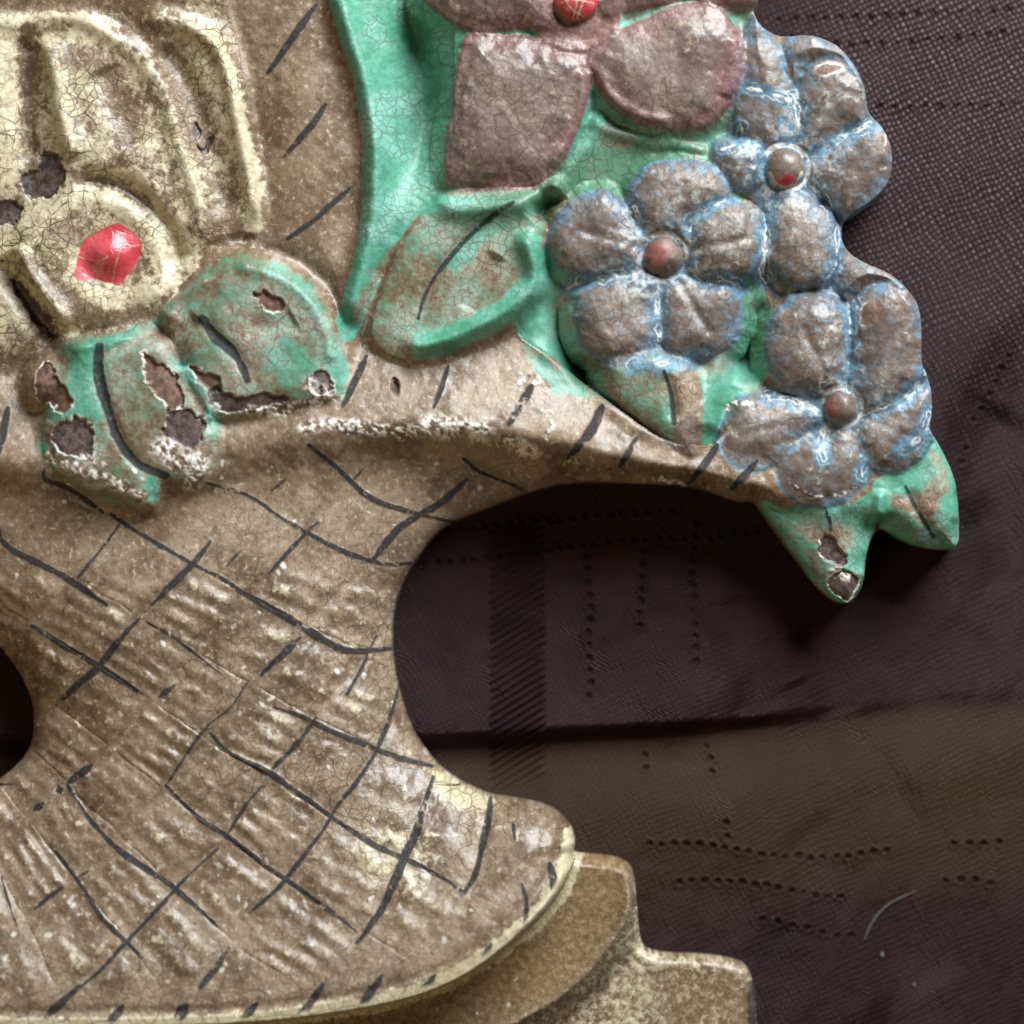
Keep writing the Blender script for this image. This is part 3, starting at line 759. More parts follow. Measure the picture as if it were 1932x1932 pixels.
sl, d = patch('ink', [(1414, 1862), (1428, 1866), (1431, 1932), (1433, 1990), (1412, 1990), (1412, 1900)], 3, 5, 0.9)
for pts in ([(1170, 1800), (1160, 1830), (1130, 1850), (1135, 1815)], [(1130, 1870), (1140, 1850), (1150, 1860), (1135, 1890)], [(1060, 1890), (1090, 1875), (1095, 1895), (1050, 1915)], [(1175, 1645), (1190, 1650), (1192, 1672), (1180, 1668)]):
    patch('rust', pts, 9, 10, 0.6)
M['ink'] *= np.where((Y > 1600) & (DF < 30) & (DF > -12), ss(14, 24, DF + 5 * N20), 1)
# verdigris stain where moulding meets plinth
patch('green', [(1200, 1795), (1250, 1812), (1262, 1850), (1250, 1932), (1225, 1932), (1215, 1860)], 22, 16, 0.22)
patch('cream', [(820, 1460), (880, 1490), (925, 1505), (915, 1530), (860, 1520), (820, 1490)], 12, 10, 0.8)
patch('cream', [(740, 1560), (800, 1600), (790, 1660), (730, 1660), (680, 1620), (690, 1570)], 40, 30, 0.55)  # bright sheen on the foot's flare, painted in as paler colour
patch('crack', [(560, 1380), (850, 1450), (950, 1530), (860, 1680), (700, 1720), (540, 1560)], 60, 40, 0.7)
# scattered small knocks and light specks over the brown paint
rs = np.random.default_rng(77)
for i in range(150):
    x, y = rs.uniform(0, 1100), rs.uniform(820, 1920)
    r = rs.uniform(2.0, 6.5) * (1 if rs.random() < 0.85 else 1.7)
    i0, i1 = np.searchsorted(XS, [x - 18, x + 18])
    j0, j1 = np.searchsorted(YS, [y - 18, y + 18])
    sl = (slice(j0, j1), slice(i0, i1))
    if D[sl].size == 0:
        continue
    th = rs.uniform(0, 3.1)
    dx, dy = X[sl] - x, Y[sl] - y
    e = np.hypot(dx * math.cos(th) + dy * math.sin(th), (dy * math.cos(th) - dx * math.sin(th)) * rs.uniform(1, 2.4))
    mk('pale', sl, rs.uniform(0.35, 0.9) * ss(r + 1.5, r - 1.5, e + 4 * N8[sl]))

# overall cast surface unevenness
H += 0.9 * N20 + 2.2 * N60 + 0.35 * N8
H += M['ink'] * 0.8
for q in ('chip', 'rust'):
    H -= 1.2 * M[q]
H += 1.3 * M['pale'] * (0.5 + N5)

# rounded outer edge everywhere
lim = 30 + 250 * rnd(np.clip((D + 1) / 30, 0, 1))
H = np.minimum(H, lim)
EDGE0 = 28.0

ID[(ID == P_BED) & (X > 1440)] = P_EDGE
# ------------------------------------------------------------------ material
def new_mat(name):
    m = bpy.data.materials.new(name)
    m.use_nodes = True
    nt = m.node_tree
    nt.nodes.clear()
    out = nt.nodes.new('ShaderNodeOutputMaterial')
    bs = nt.nodes.new('ShaderNodeBsdfPrincipled')
    nt.links.new(bs.outputs[0], out.inputs[0])
    return m, nt, bs

class NT:
    def __init__(self, nt):
        self.nt = nt
    def n(self, t, **kw):
        nd = self.nt.nodes.new(t)
        for k, v in kw.items():
            setattr(nd, k, v)
        return nd
    def l(self, a, b):
        self.nt.links.new(a, b)
    def attr(self, name):
        return self.n('ShaderNodeAttribute', attribute_name=name).outputs['Fac']
    def math(self, op, a, b=None, c=None, clamp=False):
        nd = self.n('ShaderNodeMath', operation=op, use_clamp=clamp)
        for i, v in enumerate((a, b, c)):
            if v is None:
                continue
            if isinstance(v, (int, float)):
                nd.inputs[i].default_value = v
            else:
                self.l(v, nd.inputs[i])
        return nd.outputs[0]
    def map(self, v, a, b, c=0.0, d=1.0):
        nd = self.n('ShaderNodeMapRange', interpolation_type='SMOOTHSTEP')
        self.l(v, nd.inputs[0])
        for i, q in enumerate((a, b, c, d)):
            nd.inputs[i + 1].default_value = q
        return nd.outputs[0]
    def mix(self, f, a, b, mode='MIX'):
        nd = self.n('ShaderNodeMix', data_type='RGBA', blend_type=mode)
        for i, v in ((0, f), (6, a), (7, b)):
            if isinstance(v, (int, float)):
                nd.inputs[i].default_value = v
            elif isinstance(v, tuple):
                nd.inputs[i].default_value = (*v, 1)
            else:
                self.l(v, nd.inputs[i])
        return nd.outputs[2]
    def noise(self, co, scale, detail=4, rough=0.6):
        nd = self.n('ShaderNodeTexNoise', noise_dimensions='2D')
        self.l(co, nd.inputs['Vector'])
        nd.inputs['Scale'].default_value = scale
        nd.inputs['Detail'].default_value = detail
        nd.inputs['Roughness'].default_value = rough
        return nd
    def vor(self, co, scale, feature='F1'):
        nd = self.n('ShaderNodeTexVoronoi', feature=feature, voronoi_dimensions='2D')
        self.l(co, nd.inputs['Vector'])
        nd.inputs['Scale'].default_value = scale
        return nd

U = 1.0 / S                                    # layout units per metre
def painted_iron():
    m, nt, bs = new_mat('worn_painted_iron')
    T = NT(nt)
    co = T.n('ShaderNodeTexCoord').outputs['Object']
    # flatten along z so crackle follows the face of the relief
    wob = T.noise(co, U / 30, 3)
    vm = T.n('ShaderNodeVectorMath', operation='MULTIPLY_ADD')
    T.l(wob.outputs['Color'], vm.inputs[0])
    vm.inputs[1].default_value = (14 * S,) * 3
    T.l(co, vm.inputs[2])
    cw = vm.outputs[0]
    nC = T.noise(co, U / 14, 3, 0.7).outputs[0]
    nD = T.noise(co, U / 8.5, 2, 0.6).outputs[0]
    cell = T.vor(cw, U / 15)
    cellv = T.n('ShaderNodeSeparateColor')
    T.l(cell.outputs['Color'], cellv.inputs[0])
    cv = T.math('ADD', T.math('MULTIPLY', cellv.outputs[0], 0.45), T.math('MULTIPLY', T.map(nC, 0.25, 0.75), 0.55))
    ed1 = T.vor(cw, U / 15, 'DISTANCE_TO_EDGE').outputs[0]
    ed2 = T.vor(cw, U / 34, 'DISTANCE_TO_EDGE').outputs[0]
    A = {k: T.attr(k) for k in MASKS}
    nA, nB = A['tone'], A['mottle']
    # worn brown ground: umber glaze over a paler coat that shows in flecks
    brown = T.mix(T.map(nB, 0.28, 0.72), (0.126, 0.081, 0.050), (0.285, 0.205, 0.138))
    brown = T.mix(T.map(nA, 0.55, 0.25, 0, 0.5), brown, (0.135, 0.083, 0.046))
    brown = T.mix(T.map(nC, 0.40, 0.80, 0, 0.45), brown, (0.34, 0.265, 0.19))
    fle = T.math('ADD', T.math('MULTIPLY', cv, 0.55), T.math('ADD', T.math('MULTIPLY', nB, 0.55), T.math('MULTIPLY', nC, 0.35)))
    brown = T.mix(T.map(fle, 0.96, 1.20, 0, 0.8), brown, (0.47, 0.395, 0.28))
    brown = T.mix(T.map(nC, 0.36, 0.22, 0, 0.45), brown, (0.095, 0.058, 0.038))
    ff = T.math('ADD', T.math('MULTIPLY', nD, 0.55), T.math('MULTIPLY', nC, 0.45))
    brown = T.mix(T.map(ff, 0.56, 0.70, 0, 0.7), brown, (0.46, 0.38, 0.26))
    brown = T.mix(T.map(ff, 0.42, 0.33, 0, 0.6), brown, (0.105, 0.050, 0.030))
    slate = T.mix(T.map(nB, 0.3, 0.7), (0.108, 0.080, 0.066), (0.190, 0.148, 0.118))
    slate = T.mix(T.map(fle, 0.84, 1.10, 0, 0.6), slate, (0.32, 0.285, 0.25))
    brown = T.mix(T.math('MULTIPLY', A['slate'], 0.9), brown, slate)
    # cream
    creamc = T.mix(cv, (0.35, 0.28, 0.175), (0.61, 0.535, 0.39))
    creamc = T.mix(T.map(nB, 0.45, 0.85), creamc, (0.50, 0.42, 0.245))
    cf = T.math('ADD', T.math('MULTIPLY', A['cream'], 1.25), T.math('SUBTRACT', T.math('MULTIPLY', T.math('ADD', cv, nC), 0.75), 0.80))
    cf = T.math('MULTIPLY', T.map(cf, 0.0, 0.85), T.map(A['cream'], 0.02, 0.20))
    c = T.mix(cf, brown, creamc)
    # tan step
    tanc = T.mix(T.map(nC, 0.3, 0.75), (0.15, 0.092, 0.042), (0.27, 0.185, 0.095))
    c = T.mix(T.math('MULTIPLY', A['tan'], 0.9), c, tanc)
    # green
    gr = T.mix(cv, (0.058, 0.215, 0.143), (0.110, 0.325, 0.232))
    gr = T.mix(T.map(nB, 0.45, 0.75, 0, 0.8), gr, (0.205, 0.41, 0.335))
    gr = T.mix(T.map(nA, 0.50, 0.75, 0, 0.75), gr, (0.065, 0.150, 0.075))
    gr = T.mix(T.map(nB, 0.42, 0.22, 0, 0.7), gr, (0.035, 0.17, 0.085))
    gf = T.map(T.math('ADD', A['green'], T.math('MULTIPLY', T.math('SUBTRACT', T.math('ADD', nC, T.math('MULTIPLY', cv, 0.3)), 0.65), 0.5)), 0.05, 1.0)
    gf = T.math('MULTIPLY', gf, T.map(A['green'], 0.01, 0.12))
    ol = T.mix(T.map(nB, 0.3, 0.7), (0.125, 0.140, 0.078), (0.28, 0.325, 0.245))
    c = T.mix(T.map(gf, 0.03, 0.35, 0, 0.75), c, ol)
    c = T.mix(T.map(gf, 0.2, 0.95), c, gr)
    # blue
    bl = T.mix(cv, (0.042, 0.118, 0.185), (0.150, 0.270, 0.355))
    bl = T.mix(T.map(nC, 0.58, 0.7, 0, 0.6), bl, (0.05, 0.155, 0.29))
    bf = T.map(T.math('ADD', A['blue'], T.math('MULTIPLY', T.math('SUBTRACT', T.math('ADD', nC, T.math('MULTIPLY', cv, 0.7)), 0.85), 0.7)), 0.0, 1.2)
    bf = T.math('MULTIPLY', bf, T.map(A['blue'], 0.01, 0.15))
    c = T.mix(T.math('MULTIPLY', bf, 0.9), c, bl)
    # rose
    ro = T.mix(T.map(nC, 0.35, 0.7), (0.155, 0.070, 0.066), (0.25, 0.140, 0.128))
    rf = T.map(T.math('ADD', A['rose'], T.math('MULTIPLY', T.math('SUBTRACT', nC, 0.5), 0.5)), 0.1, 0.95)
    rf = T.math('MULTIPLY', rf, T.map(A['rose'], 0.01, 0.15))
    c = T.mix(T.math('MULTIPLY', rf, 0.68), c, ro)
    # crackle
    k1 = T.map(T.math('ADD', ed1, T.math('MULTIPLY', nB, 0.03)), 0.125, 0.06)
    k2 = T.map(T.math('ADD', ed2, T.math('MULTIPLY', nC, 0.02)), 0.066, 0.036)
    kk = T.math('MAXIMUM', T.math('MULTIPLY', k1, T.map(nB, 0.36, 0.68, 0.05, 0.80)), T.math('MULTIPLY', k2, T.map(T.math('ADD', T.math('MULTIPLY', nA, 0.5), T.math('MULTIPLY', nB, 0.5)), 0.36, 0.56, 0.0, 0.95)))
    kk = T.math('MULTIPLY', kk, T.math('MAXIMUM', A['crack'], T.map(nA, 0.42, 0.65, 0.15, 0.6)))
    c = T.mix(T.math('MULTIPLY', kk, 0.85), c, (0.045, 0.03, 0.018))
    # red
    rd = T.mix(T.map(nB, 0.35, 0.7), (0.40, 0.040, 0.050), (0.56, 0.095, 0.110))
    c = T.mix(A['red'], c, rd)
    ru = T.mix(T.map(nC, 0.3, 0.7), (0.085, 0.048, 0.034), (0.20, 0.115, 0.078))
    c = T.mix(A['rust'], c, ru)
    ch = T.mix(T.map(nC, 0.3, 0.7), (0.045, 0.033, 0.032), (0.14, 0.10, 0.09))
    c = T.mix(A['chip'], c, ch)
    pf = T.math('MULTIPLY', A['pale'], T.map(nD, 0.25, 0.55, 0.55, 1.0))
    c = T.mix(pf, c, T.mix(nB, (0.62, 0.56, 0.44), (0.74, 0.74, 0.72)))
    inkf = T.math('MULTIPLY', A['ink'], T.map(nC, 0.28, 0.45, 0.55, 0.97))
    c = T.mix(inkf, c, T.mix(nC, (0.008, 0.009, 0.010), (0.030, 0.033, 0.036)))
    c = T.mix(0.5, c, T.mix(nD, (0.55, 0.55, 0.55), (1, 1, 1)), 'MULTIPLY') if False else c
    T.l(c, bs.inputs['Base Color'])
    # varnish gloss, broken by wear
    r = T.math('ADD', T.map(nB, 0.3, 0.7, 0.29, 0.43), T.math('MULTIPLY', nC, 0.12))
    r = T.math('ADD', r, T.math('MULTIPLY', T.math('MAXIMUM', A['pale'], A['rust']), 0.3))
    r = T.math('SUBTRACT', r, T.math('MULTIPLY', A['red'], 0.12))
    r = T.math('ADD', r, T.math('ADD', T.math('MULTIPLY', A['ink'], 0.30), T.math('MULTIPLY', A['green'], 0.07)))
    T.l(r, bs.inputs['Roughness'])
    bs.inputs['IOR'].default_value = 1.48
    T.l(T.math('SUBTRACT', 0.5, T.math('MULTIPLY', A['ink'], 0.40)), bs.inputs['Specular IOR Level'])
    # fine relief
    hgt = T.math('MULTIPLY', nC, 1.7)
    hgt = T.math('ADD', hgt, T.math('MULTIPLY', T.map(ed1, 0.0, 0.16), T.math('ADD', 0.10, T.math('MULTIPLY', A['crack'], 0.40))))
    bp = T.n('ShaderNodeBump')
    bp.inputs['Strength'].default_value = 0.42
    bp.inputs['Distance'].default_value = S
    T.l(hgt, bp.inputs['Height'])
    T.l(bp.outputs[0], bs.inputs['Normal'])
    return m
IRON = painted_iron()

# ------------------------------------------------------------------ meshing the relief: one mesh per part
def world_xyz(x, y, z):
    return np.stack([(x - CX) * S, (CY - y) * S, z * S], -1)

dx = np.gradient(D, XS, axis=1)
dy = np.gradient(D, YS, axis=0)
gl = np.maximum(np.hypot(dx, dy), 0.3)
outside = D <= 0
PX = np.where(outside, X - D * dx / gl / gl, X)
PY = np.where(outside, Y - D * dy / gl / gl, Y)
# keep the pull short so far vertices do not fold over
PZ = np.where(outside, EDGE0, H)
any_in = (~outside[:-1, :-1]) | (~outside[1:, :-1]) | (~outside[:-1, 1:]) | (~outside[1:, 1:])
fid = ID[:-1, :-1].copy()
# a face takes the part of an inside corner
for (oj, oi) in ((0, 0), (0, 1), (1, 0), (1, 1)):
    o = outside[oj:NY - 1 + oj, oi:NX - 1 + oi]
    v = ID[oj:NY - 1 + oj, oi:NX - 1 + oi]
    base_out = outside[:-1, :-1]
    fid = np.where(base_out & ~o, v, fid)

# clean: a part keeps one connected piece; crumbs join the neighbour, large islands become parts of their own
def clean_pieces(first):
    work = np.where(any_in, fid, -1)
    runs, par = [], []
    def find(k):
        while par[k] != k:
            par[k] = par[par[k]]
            k = par[k]
        return k
    prev = []
    for j in range(work.shape[0]):
        row = work[j]
        cut = np.concatenate([[0], np.nonzero(np.diff(row))[0] + 1, [len(row)]])
        cur = []
        for s0, e0 in zip(cut[:-1], cut[1:]):
            v = int(row[s0])
            if v < 0:
                continue
            k = len(runs)
            runs.append((j, int(s0), int(e0), v))
            par.append(k)
            cur.append(k)
        pi = 0
        for k in cur:
            _, s0, e0, v = runs[k]
            while pi < len(prev) and runs[prev[pi]][2] < s0:
                pi += 1
            t = pi
            while t < len(prev) and runs[prev[t]][1] <= e0:
                if runs[prev[t]][3] == v:
                    par[find(prev[t])] = find(k)
                t += 1
        prev = cur
    comp = {}
    for k, r in enumerate(runs):
        comp.setdefault(find(k), []).append(r)
    best = {}
    for c, rr in comp.items():
        n = sum(r[2] - r[1] for r in rr)
        v = rr[0][3]
        if n > best.get(v, (0, None))[0]:
            best[v] = (n, c)
    for c, rr in comp.items():
        v = rr[0][3]
        n = sum(r[2] - r[1] for r in rr)
        if best[v][1] == c and n >= 60:
            continue
        if n > 400 and first:
            nid = part(PARTS[v][0], PARTS[v][1])
            for j, s0, e0, _ in rr:
                fid[j, s0:e0] = nid
        else:
            votes = {}
            for j, s0, e0, _ in rr:
                for jj, ii in ((j, s0 - 1), (j, e0), (j - 1, s0), (j + 1, s0)):
                    if 0 <= jj < work.shape[0] and 0 <= ii < work.shape[1] and work[jj, ii] >= 0 and work[jj, ii] != v:
                        votes[int(work[jj, ii])] = votes.get(int(work[jj, ii]), 0) + 1
            if votes:
                w = max(votes, key=votes.get)
                for j, s0, e0, _ in rr:
                    fid[j, s0:e0] = w
for it in range(3):
    clean_pieces(it == 0)
cnt = np.bincount(fid[any_in].astype(np.int64), minlength=len(PARTS))

root = bpy.data.objects.new('flower_basket', None)
col.objects.link(root)
root['label'] = 'worn painted cast iron basket of blue and rose flowers lying on dark satin'
root['category'] = 'flower basket'
root.empty_display_size = 0.02

vid = np.arange(NX * NY).reshape(NY, NX)
FX, FY, FZ = PX.ravel(), PY.ravel(), PZ.ravel()
MV = {k: M[k].ravel() for k in MASKS}
objs = {}
for i, (name, parent, label) in enumerate(PARTS):
    if cnt[i] == 0:
        continue
    sel = any_in & (fid == i)
    jj, ii = np.nonzero(sel)
    quads = np.stack([vid[jj, ii], vid[jj + 1, ii], vid[jj + 1, ii + 1], vid[jj, ii + 1]], 1)
    used, inv = np.unique(quads, return_inverse=True)
    q = inv.reshape(-1, 4)
    V = world_xyz(FX[used], FY[used], FZ[used])
    # side walls under the outer contour: edges with both ends on the contour and no face beyond
    e = np.concatenate([quads[:, [0, 1]], quads[:, [1, 2]], quads[:, [2, 3]], quads[:, [3, 0]]])
    of = outside.ravel()
    eo = e[of[e[:, 0]] & of[e[:, 1]]]
    if len(eo):
        lo = np.searchsorted(used, eo)
        uniq, w = np.unique(lo, return_inverse=True)
        w = w.reshape(-1, 2) + len(V)
        Vw = V[uniq].copy()
        Vw[:, 2] = 0.0
        V = np.vstack([V, Vw])
        # duplicate the top row so the wall keeps a crisp corner
        quad_w = np.stack([lo[:, 1], lo[:, 0], w[:, 0], w[:, 1]], 1)
        q = np.vstack([q, quad_w])
        used_all = np.concatenate([used, used[uniq]])
    else:
        used_all = used
    me = bpy.data.meshes.new(name)
    me.vertices.add(len(V))
    me.vertices.foreach_set('co', V.astype(np.float32).ravel())
    me.loops.add(q.size)
    me.loops.foreach_set('vertex_index', q.astype(np.int32).ravel())
    me.polygons.add(len(q))
    me.polygons.foreach_set('loop_start', np.arange(0, q.size, 4, dtype=np.int32))
    me.polygons.foreach_set('loop_total', np.full(len(q), 4, np.int32))
    me.polygons.foreach_set('use_smooth', np.ones(len(q), bool))
    for k in MASKS:
        vals = MV[k][used_all]
        if vals.max() > 0.004:
            at = me.attributes.new(k, 'FLOAT', 'POINT')
            at.data.foreach_set('value', vals.astype(np.float32))
    me.update(calc_edges=True)
    me.validate(verbose=False)
    me.materials.append(IRON)
    ob = bpy.data.objects.new(name, me)
    col.objects.link(ob)
    if label:
        ob['label'] = label
    objs[i] = ob
for i, (name, parent, label) in enumerate(PARTS):
    if i in objs:
        objs[i].parent = objs[parent] if (parent is not None and parent in objs) else root

# ------------------------------------------------------------------ dark satin cloth with folds and drawn-thread rows
CXS = axis(-900, 690, 1950, 2800, 3.0, 18.0)
CYS = axis(-900, -12, 1950, 2800, 3.0, 18.0)
cx, cy = np.meshgrid(CXS, CYS)
cz = np.zeros_like(cx)
def cline(pts):
    global XS, YS, X, Y
    sv = (XS, YS, X, Y)
    XS, YS, X, Y = CXS, CYS, cx, cy
    r = line(pts, 400)
    XS, YS, X, Y = sv
    return r
def fold(pts, w, h, asym=0.0):
    sl, d, run, side = cline(pts)
    sd = d * side
    ww = np.where(sd > 0, w * (1 + asym), w * (1 - asym))
    cz[sl] += h * np.exp(-(d / ww) ** 2) * ss(0, 0.12, run) * ss(1, 0.88, run)
# sharp step of the fold below the basket waist
stepy = np.interp(cx, [600, 820, 1000, 1300, 1550, 1750, 2000, 2600], [1425, 1424, 1412, 1398, 1372, 1350, 1330, 1300])
qd = cy - stepy
fade = ss(1750, 1250, cx) * 0.85 + 0.15
cz += fade * (np.where(qd < 0, 31 * ss(0, -38, qd) * np.exp(-(np.clip(-qd - 44, 0, None) / 170) ** 2), 20 * ss(10, 150, qd) * np.exp(-(qd / 330) ** 2)))
warm_light_tint = ss(-20, 40, qd + 30 * noise(cx, cy, 200, 61)) * ss(430, 160, qd) * (0.85 + 0.25 * noise(cx, cy, 400, 62, 1))  # warm light reflected off the lower fold, painted into the cloth as brown
fold([(1000, 1000), (1180, 1130), (1330, 1240), (1420, 1330)], 90, 10)
fold([(1380, 1120), (1410, 1250), (1440, 1360)], 45, -9)
fold([(1520, 1180), (1570, 1270), (1600, 1360)], 40, -9)
fold([(1460, 1200), (1510, 1300)], 35, 6)
fold([(2020, 500), (1880, 620), (1790, 790), (1850, 1000)], 55, 17)
fold([(1920, 760), (1860, 900), (1960, 1100)], 70, -14)
fold([(1330, 1500), (1450, 1640), (1560, 1790), (1680, 1960)], 70, 9)
fold([(1500, 1560), (1640, 1720), (1760, 1900)], 80, -8)
fold([(1700, 1500), (1850, 1420), (2100, 1380)], 90, 10)
fold([(1650, 60), (1800, 200), (1980, 380)], 160, 8)
cz += 2.5 * noise(cx, cy, 160, 41) + 0.8 * noise(cx, cy, 40, 42)
# keep the cloth under the casting
cz = np.minimum(cz, 34)
stitch = np.zeros_like(cx)
ROWS = [[(822, 1001), (914, 992), (1005, 983), (1078, 979), (1151, 968), (1296, 961)], [(797, 1063), (859, 1059), (914, 1054), (968, 1048), (1023, 1038), (1114, 1028), (1169, 1021), (1242, 1016), (1337, 1014), (1392, 1006), (1446, 1004)],
        [(1110, 1052), (1114, 1151), (1114, 1242), (1112, 1320)], [(1220, 1041), (1212, 1114), (1209, 1205)], [(1322, 987), (1315, 1041), (1311, 1114), (1315, 1194), (1319, 1270)],
        [(1480, 25), (1640, 18), (1800, 10), (1931, 5)], [(1500, 58), (1629, 71), (1774, 62), (1931, 47)], [(1640, 193), (1774, 191), (1931, 186)],
        [(1917, 666), (1862, 775), (1844, 793)], [(1834, 845), (1822, 895)], [(1228, 1601), (1282, 1602), (1348, 1603), (1381, 1609), (1446, 1620), (1505, 1627), (1567, 1629), (1683, 1614)],
        [(1811, 1600), (1913, 1600)], [(1286, 1674), (1352, 1671), (1392, 1674), (1454, 1680), (1516, 1694), (1578, 1703), (1614, 1705)], [(1796, 1672), (1862, 1672), (1898, 1680)],
        [(1446, 1745), (1516, 1760), (1574, 1773), (1640, 1780)], [(1341, 1414), (1346, 1450), (1353, 1479)], [(1374, 1560), (1378, 1600)], [(1220, 1430), (1224, 1470)]]
for pts in ROWS:
    p = cat(pts, False, 20)
    seg = np.hypot(*np.diff(p, axis=0).T)
    cum = np.concatenate([[0], np.cumsum(seg)])
    for s in np.arange(0, cum[-1], 24.0 if pts[0][0] < 1400 else 29.0):
        x = np.interp(s, cum, p[:, 0]) + rs.normal(0, 1.2)
        y = np.interp(s, cum, p[:, 1]) + rs.normal(0, 1.2)
        i0, i1 = np.searchsorted(CXS, [x - 20, x + 20])
        j0, j1 = np.searchsorted(CYS, [y - 20, y + 20])
        sl = (slice(j0, j1), slice(i0, i1))
        e = np.hypot(cx[sl] - x, (cy[sl] - y) * 1.15)
        r = rs.uniform(4.5, 7.0)
        v = ss(r + 2.5, r - 2.5, e)
        stitch[sl] = np.maximum(stitch[sl], v * rs.uniform(0.55, 1))
        cz[sl] += -3.0 * v + 1.5 * np.exp(-((e - r - 4) / 3) ** 2)
rib = ss(918, 930, cx) * ss(1034, 1022, cx) * ss(930, 1000, cy) * ss(1540, 1430, cy)
cz += rib * 4.0 * np.sin(2 * math.pi * (cy + 0.62 * cx) / 15.5)

V = world_xyz(cx.ravel(), cy.ravel(), cz.ravel() - 2.0)
n1, n2 = cx.shape
vi = np.arange(n1 * n2).reshape(n1, n2)
q = np.stack([vi[:-1, :-1], vi[1:, :-1], vi[1:, 1:], vi[:-1, 1:]], -1).reshape(-1, 4)
me = bpy.data.meshes.new('cloth')
me.vertices.add(len(V))
me.vertices.foreach_set('co', V.astype(np.float32).ravel())
me.loops.add(q.size)
me.loops.foreach_set('vertex_index', q.astype(np.int32).ravel())
me.polygons.add(len(q))
me.polygons.foreach_set('loop_start', np.arange(0, q.size, 4, dtype=np.int32))
me.polygons.foreach_set('loop_total', np.full(len(q), 4, np.int32))
me.polygons.foreach_set('use_smooth', np.ones(len(q), bool))
at = me.attributes.new('stitch', 'FLOAT', 'POINT')
at.data.foreach_set('value', stitch.ravel().astype(np.float32))
dotf = np.clip(ss(900, 250, cy) * ss(1400, 1700, cx) * 0.95 + 0.05 + 0.12 * noise(cx, cy, 150, 71), 0.02, 1)
at = me.attributes.new('dots', 'FLOAT', 'POINT')
at.data.foreach_set('value', dotf.ravel().astype(np.float32))
at = me.attributes.new('warm_light_tint', 'FLOAT', 'POINT')
at.data.foreach_set('value', np.clip(warm_light_tint, 0, 1).ravel().astype(np.float32))
me.update(calc_edges=True)
cloth = bpy.data.objects.new('cloth', me)
col.objects.link(cloth)
cloth['kind'] = 'structure'
cloth['label'] = 'dark aubergine satin cloth with dotted drawn thread rows under the basket'

def satin():
    m, nt, bs = new_mat('aubergine_satin')
    T = NT(nt)
    co = T.n('ShaderNodeTexCoord').outputs['Object']
    wob = T.noise(co, U / 120, 2)
    vm = T.n('ShaderNodeVectorMath', operation='MULTIPLY_ADD')
    T.l(wob.outputs['Color'], vm.inputs[0])
    vm.inputs[1].default_value = (26 * S,) * 3
    T.l(co, vm.inputs[2])
    sp = T.n('ShaderNodeSeparateXYZ')
    T.l(vm.outputs[0], sp.inputs[0])
    x, y = sp.outputs[0], sp.outputs[1]
    k = 2 * math.pi * U
    def wave(ax, ay, pitch):
        v = T.math('ADD', T.math('MULTIPLY', x, ax * k / pitch), T.math('MULTIPLY', y, ay * k / pitch))
        return T.math('SINE', v)
    w1 = wave(0.86, 0.5, 9.5)
    w2 = wave(-0.42, 0.91, 10.5)
    dots = T.math('MULTIPLY', T.math('ADD', T.math('MULTIPLY', w1, 0.5), 0.5), T.math('ADD', T.math('MULTIPLY', w2, 0.5), 0.5))
    tw = wave(0.55, 0.83, 5.2)
    nB = T.noise(co, U / 180, 4).outputs[0]
    nC = T.noise(co, U / 10, 3, 0.7).outputs[0]
    c = T.mix(T.map(nB, 0.35, 0.65), (0.0095, 0.0036, 0.0046), (0.0180, 0.0078, 0.0084))
    c = T.mix(T.math('MULTIPLY', T.attr('warm_light_tint'), 0.9), c, (0.036, 0.0195, 0.0075))
    c = T.mix(T.math('MULTIPLY', T.math('MULTIPLY', T.map(dots, 0.40, 0.95), T.map(nC, 0.35, 0.6, 0.4, 1)), T.attr('dots')), c, (0.26, 0.195, 0.19))
    st = T.attr('stitch')
    c = T.mix(T.math('MULTIPLY', st, 0.92), c, (0.004, 0.002, 0.003))
    T.l(c, bs.inputs['Base Color'])
    bs.inputs['Roughness'].default_value = 0.50
    bs.inputs['IOR'].default_value = 1.36
    bs.inputs['Specular IOR Level'].default_value = 0.21
    bs.inputs['Specular Tint'].default_value = (0.95, 0.74, 0.72, 1)
    bs.inputs['Sheen Weight'].default_value = 0.03
    bs.inputs['Sheen Roughness'].default_value = 0.35
    bs.inputs['Sheen Tint'].default_value = (0.75, 0.66, 0.72, 1)
    hg = T.math('ADD', T.math('MULTIPLY', T.math('MULTIPLY', dots, T.math('ADD', 0.75, T.math('MULTIPLY', T.attr('dots'), 0.6))), 1.6), T.math('ADD', T.math('MULTIPLY', tw, 0.8), T.math('MULTIPLY', nC, 1.2)))
    bp = T.n('ShaderNodeBump')
    bp.inputs['Strength'].default_value = 0.8
    bp.inputs['Distance'].default_value = S
    T.l(hg, bp.inputs['Height'])
    T.l(bp.outputs[0], bs.inputs['Normal'])
    return m
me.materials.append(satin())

# ------------------------------------------------------------------ lint on the cloth
def cloth_z(x, y):
    i = np.clip(np.searchsorted(CXS, x), 0, len(CXS) - 1)
    j = np.clip(np.searchsorted(CYS, y), 0, len(CYS) - 1)
    return float(cz[j, i]) - 2.0

def simple(name, rgb, rough=0.8):
    m, nt, bs = new_mat(name)
    T = NT(nt)
    co = T.n('ShaderNodeTexCoord').outputs['Object']
    n = T.noise(co, U / 8, 3).outputs[0]
    T.l(T.mix(n, tuple(v * 0.7 for v in rgb), tuple(min(v * 1.25, 1) for v in rgb)), bs.inputs['Base Color'])
    bs.inputs['Roughness'].default_value = rough
    return m
LINT = simple('lint', (0.11, 0.105, 0.095))

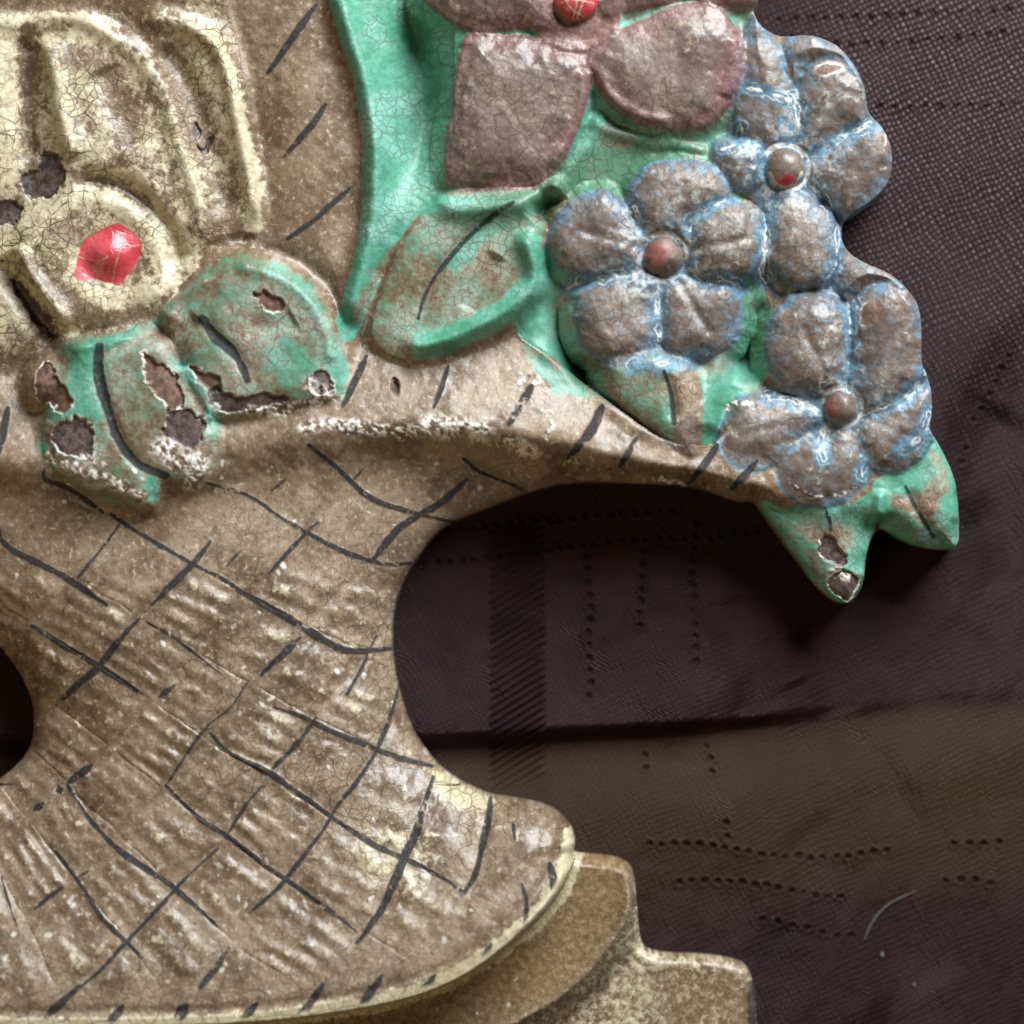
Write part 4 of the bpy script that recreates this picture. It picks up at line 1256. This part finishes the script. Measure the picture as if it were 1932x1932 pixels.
def tube(name, pts, r, label, cat_):
    p = cat(pts, False, 8)
    vs, fs = [], []
    for i, (x, y) in enumerate(p):
        t = p[min(i + 1, len(p) - 1)] - p[max(i - 1, 0)]
        t = t / np.hypot(*t)
        nrm = np.array([-t[1], t[0]])
        f = r * (0.35 + 0.65 * math.sin(math.pi * (i + 0.6) / (len(p) + 0.2)))
        z0 = cloth_z(x, y) + f + 1.0
        for kk in range(6):
            an = kk * math.pi / 3
            q = np.array([x, y]) + nrm * f * math.cos(an)
            vs.append(((q[0] - CX) * S, (CY - q[1]) * S, (z0 + f * math.sin(an)) * S))
    for i in range(len(p) - 1):
        for kk in range(6):
            a0, b0 = i * 6 + kk, i * 6 + (kk + 1) % 6
            fs.append((a0, b0, b0 + 6, a0 + 6))
    fs.append(tuple(range(5, -1, -1)))
    fs.append(tuple(range(len(vs) - 6, len(vs))))
    me = bpy.data.meshes.new(name)
    me.from_pydata(vs, [], fs)
    me.polygons.foreach_set('use_smooth', [True] * len(me.polygons))
    me.materials.append(LINT)
    o = bpy.data.objects.new(name, me)
    col.objects.link(o)
    o['label'] = label
    o['category'] = cat_
    return o
tube('lint_hair', [(1640, 1786), (1656, 1752), (1686, 1718), (1738, 1692)], 1.7, 'thin pale curved hair lying on the dark cloth at lower right', 'hair')

def speck(x, y, r, label):
    vs, fs = [], []
    z0 = cloth_z(x, y)
    rr = np.random.default_rng(int(x))
    n = 8
    for lev, (f, h) in enumerate(((1.0, 0.0), (0.85, 0.5), (0.4, 0.9))):
        for k in range(n):
            an = 2 * math.pi * k / n
            q = r * f * rr.uniform(0.7, 1.2)
            vs.append(((x + q * math.cos(an) * 0.7 - CX) * S, (CY - y - q * math.sin(an)) * S, (z0 + h * r) * S))
    for l in range(2):
        for k in range(n):
            fs.append((l * n + k, l * n + (k + 1) % n, (l + 1) * n + (k + 1) % n, (l + 1) * n + k))
    fs.append(tuple(range(2 * n, 3 * n)))
    me = bpy.data.meshes.new('lint_speck')
    me.from_pydata(vs, [], fs)
    me.materials.append(LINT)
    o = bpy.data.objects.new('lint_speck', me)
    col.objects.link(o)
    o['label'] = label
    o['category'] = 'lint'
    o['group'] = 'lint specks on the cloth'
speck(1675, 1815, 6, 'larger pale lint speck just below the curved hair on the cloth')
speck(1736, 1872, 4.5, 'smaller pale lint speck near the bottom right corner of the cloth')
